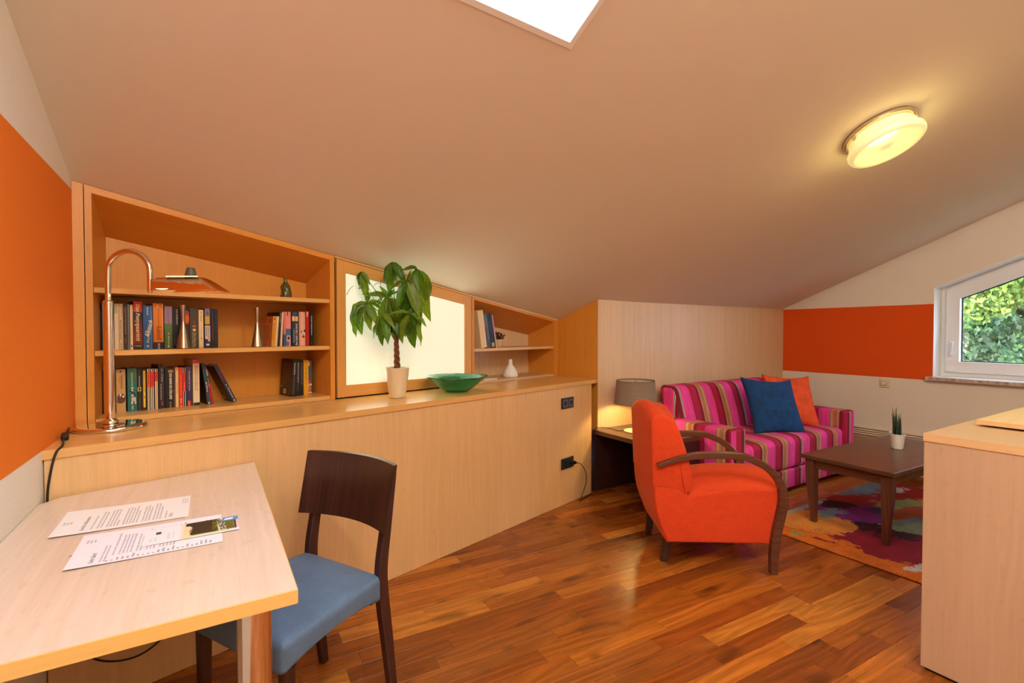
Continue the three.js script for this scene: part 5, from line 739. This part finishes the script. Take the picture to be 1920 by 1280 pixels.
// ───────────────────────── cupboard in the foreground ─────────────────────────
{
  const o = thing('cupboard', 'pale maple cupboard with its plain side in the right foreground', 'cupboard'), x0 = 2.325, x1 = 3.6, z0 = -0.772, z1 = 0.35, H = 0.913;
  part('side_panel', uvBox(boxAB(x0 + 0.002, x0 + 0.022, 0.012, H - 0.0305, z0 + 0.002, z1 - 0.002, 0.001), 'y', 0.3, 0.5), mapleCup, o);
  part('side_panel', uvBox(boxAB(x1 - 0.022, x1 - 0.002, 0.012, H - 0.0305, z0 + 0.002, z1 - 0.002, 0.001), 'y'), mapleCup, o);
  part('back_panel', uvBox(boxAB(x0 + 0.022, x1 - 0.022, 0.012, H - 0.0305, z0 + 0.004, z0 + 0.02, 0.001), 'y'), mapleCup, o);
  part('door', uvBox(boxAB(x0 + 0.024, (x0 + x1) / 2 - 0.002, 0.06, H - 0.034, z1 - 0.022, z1 - 0.003, 0.001), 'y'), mapleCup, o); part('door', uvBox(boxAB((x0 + x1) / 2 + 0.002, x1 - 0.024, 0.06, H - 0.034, z1 - 0.022, z1 - 0.003, 0.001), 'y'), mapleCup, o);
  part('top_board', uvBox(boxAB(x0, x1, H - 0.03, H, z0, z1, 0.0015), 'z', 0.7), mapleCup, o);
  part('edge_band', uvBox(boxAB(x0 - 0.0015, x0 + 0.0005, H - 0.0302, H - 0.0002, z0, z1, 0.0006), 'z'), maple, o, 'warm brown edge band');
  part('plinth', boxAB(x0 + 0.012, x1 - 0.012, 0.0005, 0.012, z0 + 0.012, z1 - 0.03, 0.001), blackPlastic, o);
  const b = thing('swivel_board', 'thin loose maple board raised on the cupboard top', 'board', [2.678, 0, -0.716], 0.0);
  part('board', uvBox(boxAB(0, 0.62, 0.921, 0.94, 0, 0.42, 0.002), 'x'), mapleGrey, b);
  part('edge_band', uvBox(boxAB(-0.001, 0.0006, 0.9212, 0.9398, 0.0, 0.42, 0.0005), 'z'), maple, b);
  part('turntable', cyl(0.14, 0.14, 0.0075, 0.31, 0.9133, 0.21, 40), blackPlastic, b);
}

// ───────────────────────── ceiling lamps ─────────────────────────
function ceilingLamp(label, x, z, power, down) {
  const y = ceilY(x, z), e = 1e-3, n = V3(-(ceilY(x + e, z) - ceilY(x - e, z)) / (2 * e), 1, -(ceilY(x, z + e) - ceilY(x, z - e)) / (2 * e)).normalize();   // up out of the ceiling
  const o = thing('ceiling_lamp', label, 'ceiling lamp', [x, y, z]); o.quaternion.setFromUnitVectors(V3(0, 1, 0), n);
  part('mounting_plate', lathe([[0, -0.0005], [0.161, -0.0005], [0.163, -0.006], [0.163, -0.017], [0.160, -0.021], [0.15, -0.022], [0, -0.022]], 72), std({ color: '#d8c8a8', metalness: 0.9, roughness: 0.16 }), o);
  const glass = std({ color: '#fff6d0', roughness: 0.25, emissive: rgb(GLOW.ceiling) });
  part('glass_shade', lathe([[0, -0.0225], [0.142, -0.0225], [0.146, -0.03], [0.147, -0.044], [0.151, -0.054], [0.16, -0.064], [0.169, -0.078], [0.171, -0.09], [0.168, -0.1], [0.159, -0.108], [0.145, -0.11], [0.11, -0.101], [0.075, -0.098], [0.035, -0.101], [0, -0.103]], 80), glass, o, 'opal glass dish glowing yellow');
  for (const a of [0.6, 2.7, 4.8]) part('clip', M(rbox(0.012, 0.026, 0.022, 0.003, 0.153, -0.03, 0), 0, 0, 0, 0, a, 0), chrome, o);
  const P = new THREE.PointLight(rgb(power), 1, 0, 2); P.position.set(x, y, z).addScaledVector(n, -0.075); P.castShadow = true; P.shadow.radius = 5; P.name = 'ceiling_lamp_light'; scene.add(P);
  if (down) { const D = new THREE.RectAreaLight(rgb(down), 1, 0.28, 0.28); D.position.set(x, y, z).addScaledVector(n, -0.114); D.name = 'ceiling_lamp_face_light'; scene.add(D); D.lookAt(D.position.clone().addScaledVector(n, -1)); }
}
ceilingLamp('round opal glass ceiling lamp glowing yellow above the seating corner', 2.945, -1.185, LIGHT.ceiling, LIGHT.down);
ceilingLamp('second round opal glass lamp on the high part of the ceiling behind', 1.05, 1.15, LIGHT.second);
ceilingLamp('third round opal glass lamp on the high ceiling nearest the left wall', 0.25, 0.75, LIGHT.third);

// ───────────────────────── garden beyond the window ─────────────────────────
{
  const ground = solo('lawn', 'shaded green lawn outside far below the window', 'lawn', prism([[5.9, -40], [60, -40], [60, 40], [5.9, 40]], -3.2, -3.0), std({ color: '#3f5a24', roughness: 1 })); ground.userData.kind = 'structure'; delete ground.userData.category;
  const leaf = new THREE.BufferGeometry(); leaf.setAttribute('position', new THREE.Float32BufferAttribute([0, 0, 0, 0.5, 0.45, 0.12, 0, 1, 0, 0, 0, 0, 0, 1, 0, -0.5, 0.45, 0.12], 3)); leaf.computeVertexNormals();
  const lm = phys({ color: '#ffffff', roughness: 0.6, transmission: 0.35, thickness: 0, side: THREE.DoubleSide });
  const bark = std({ color: '#3a2c22', roughness: 0.95 });
  function tree(label, x, z, blobs, n, size, hue, trunk) {
    const o = thing('tree', label, 'tree', [x, -3, z]);
    if (trunk) part('trunk', tube(trunk.map(([a, b, c]) => [a - x, b + 3, c - z]), 0.16, 30, 10), bark, o);
    const im = new THREE.InstancedMesh(leaf, lm, n), m = new THREE.Matrix4(), q = new THREE.Quaternion(), c = new THREE.Color(); im.name = 'foliage'; im.userData.kind = 'stuff'; shade(im); o.add(im);
    for (let i = 0; i < n; i++) { const b = blobs[i % blobs.length]; let p; do p = V3(rnd(-1, 1), rnd(-1, 1), rnd(-1, 1)); while (p.lengthSq() > 1 || (p.lengthSq() < 0.25 && rnd() < 0.6)); p.multiply(V3(b[3], b[4], b[5])).add(V3(b[0] - x, b[1] + 3, b[2] - z)); q.setFromEuler(new THREE.Euler(rnd(-1.2, 0.6), rnd(0, 6.28), rnd(-0.8, 0.8))); const s = size * rnd(0.6, 1.3); m.compose(p, q, V3(s * 0.8, s, s)); im.setMatrixAt(i, m); const h = hue[Math.floor(rnd(0, hue.length))], k = rnd(0.75, 1.25); c.setRGB(h[0] * k, h[1] * k, h[2] * k); im.setColorAt(i, c); }
  }
  seed(2024);
  const lime = [[0.34, 0.42, 0.05], [0.24, 0.36, 0.05], [0.44, 0.48, 0.10], [0.16, 0.28, 0.04]], deep = [[0.05, 0.14, 0.04], [0.08, 0.2, 0.05], [0.12, 0.26, 0.08], [0.04, 0.11, 0.05]];
  tree('bright lime green tree with a dark trunk close outside the window', 10.2, -3.9, [[10.2, 2.2, -3.2, 1.2, 0.9, 1.2], [11, 2.9, -2.2, 1.4, 0.8, 1.3], [10.6, 2.1, -1.6, 1.1, 0.6, 1.0], [11.4, 3.4, -3.4, 1.5, 1, 1.4], [10.8, 2.6, -0.6, 1.2, 0.8, 1.1]], 30000, 0.075, lime, [[10.2, -3, -3.75], [10.15, 0, -3.7], [10.2, 2, -3.62], [10.5, 4, -3.3]]);
  tree('pale grey green bush low in the window view', 11.5, -3, [[11.2, 0.5, -3.2, 1.1, 0.8, 1.3], [11.6, 0.8, -2.2, 1.2, 0.7, 1.0]], 16000, 0.085, [[0.3, 0.38, 0.2], [0.22, 0.32, 0.14], [0.4, 0.46, 0.28], [0.14, 0.26, 0.1]], null);
  tree('dark leafy tree on the right of the window view', 10.4, -1.6, [[10.4, 0.6, -1.6, 1.0, 1.1, 0.9], [10.8, 1.4, -1.1, 1.1, 1.0, 1.0], [10.2, -0.4, -2.0, 1.2, 0.8, 1.4], [10.8, 0.2, -0.4, 1, 1.2, 1]], 28000, 0.075, deep.concat([[0.2, 0.36, 0.06]]), [[10.6, -3, -1.5], [10.6, 1, -1.4]]);
  tree('dense deep green trees filling the distance', 16, -4, [[16, 0, -8, 2.2, 3, 3], [16, 3, -6, 2.2, 3, 3], [16.4, 0, -3.5, 2.2, 3, 3], [16.4, 3.6, -2.5, 2.2, 3, 3], [16.5, 1.2, 1, 2.4, 4.4, 3], [17, 3.6, -5, 2.2, 1.8, 4], [17, 3.6, 0, 2.2, 1.8, 4]], 52000, 0.17, deep.concat([[0.14, 0.24, 0.06], [0.22, 0.32, 0.1]]), [[16, -3, -4], [16, 4, -4]]);
}
renderer.render(scene, camera);
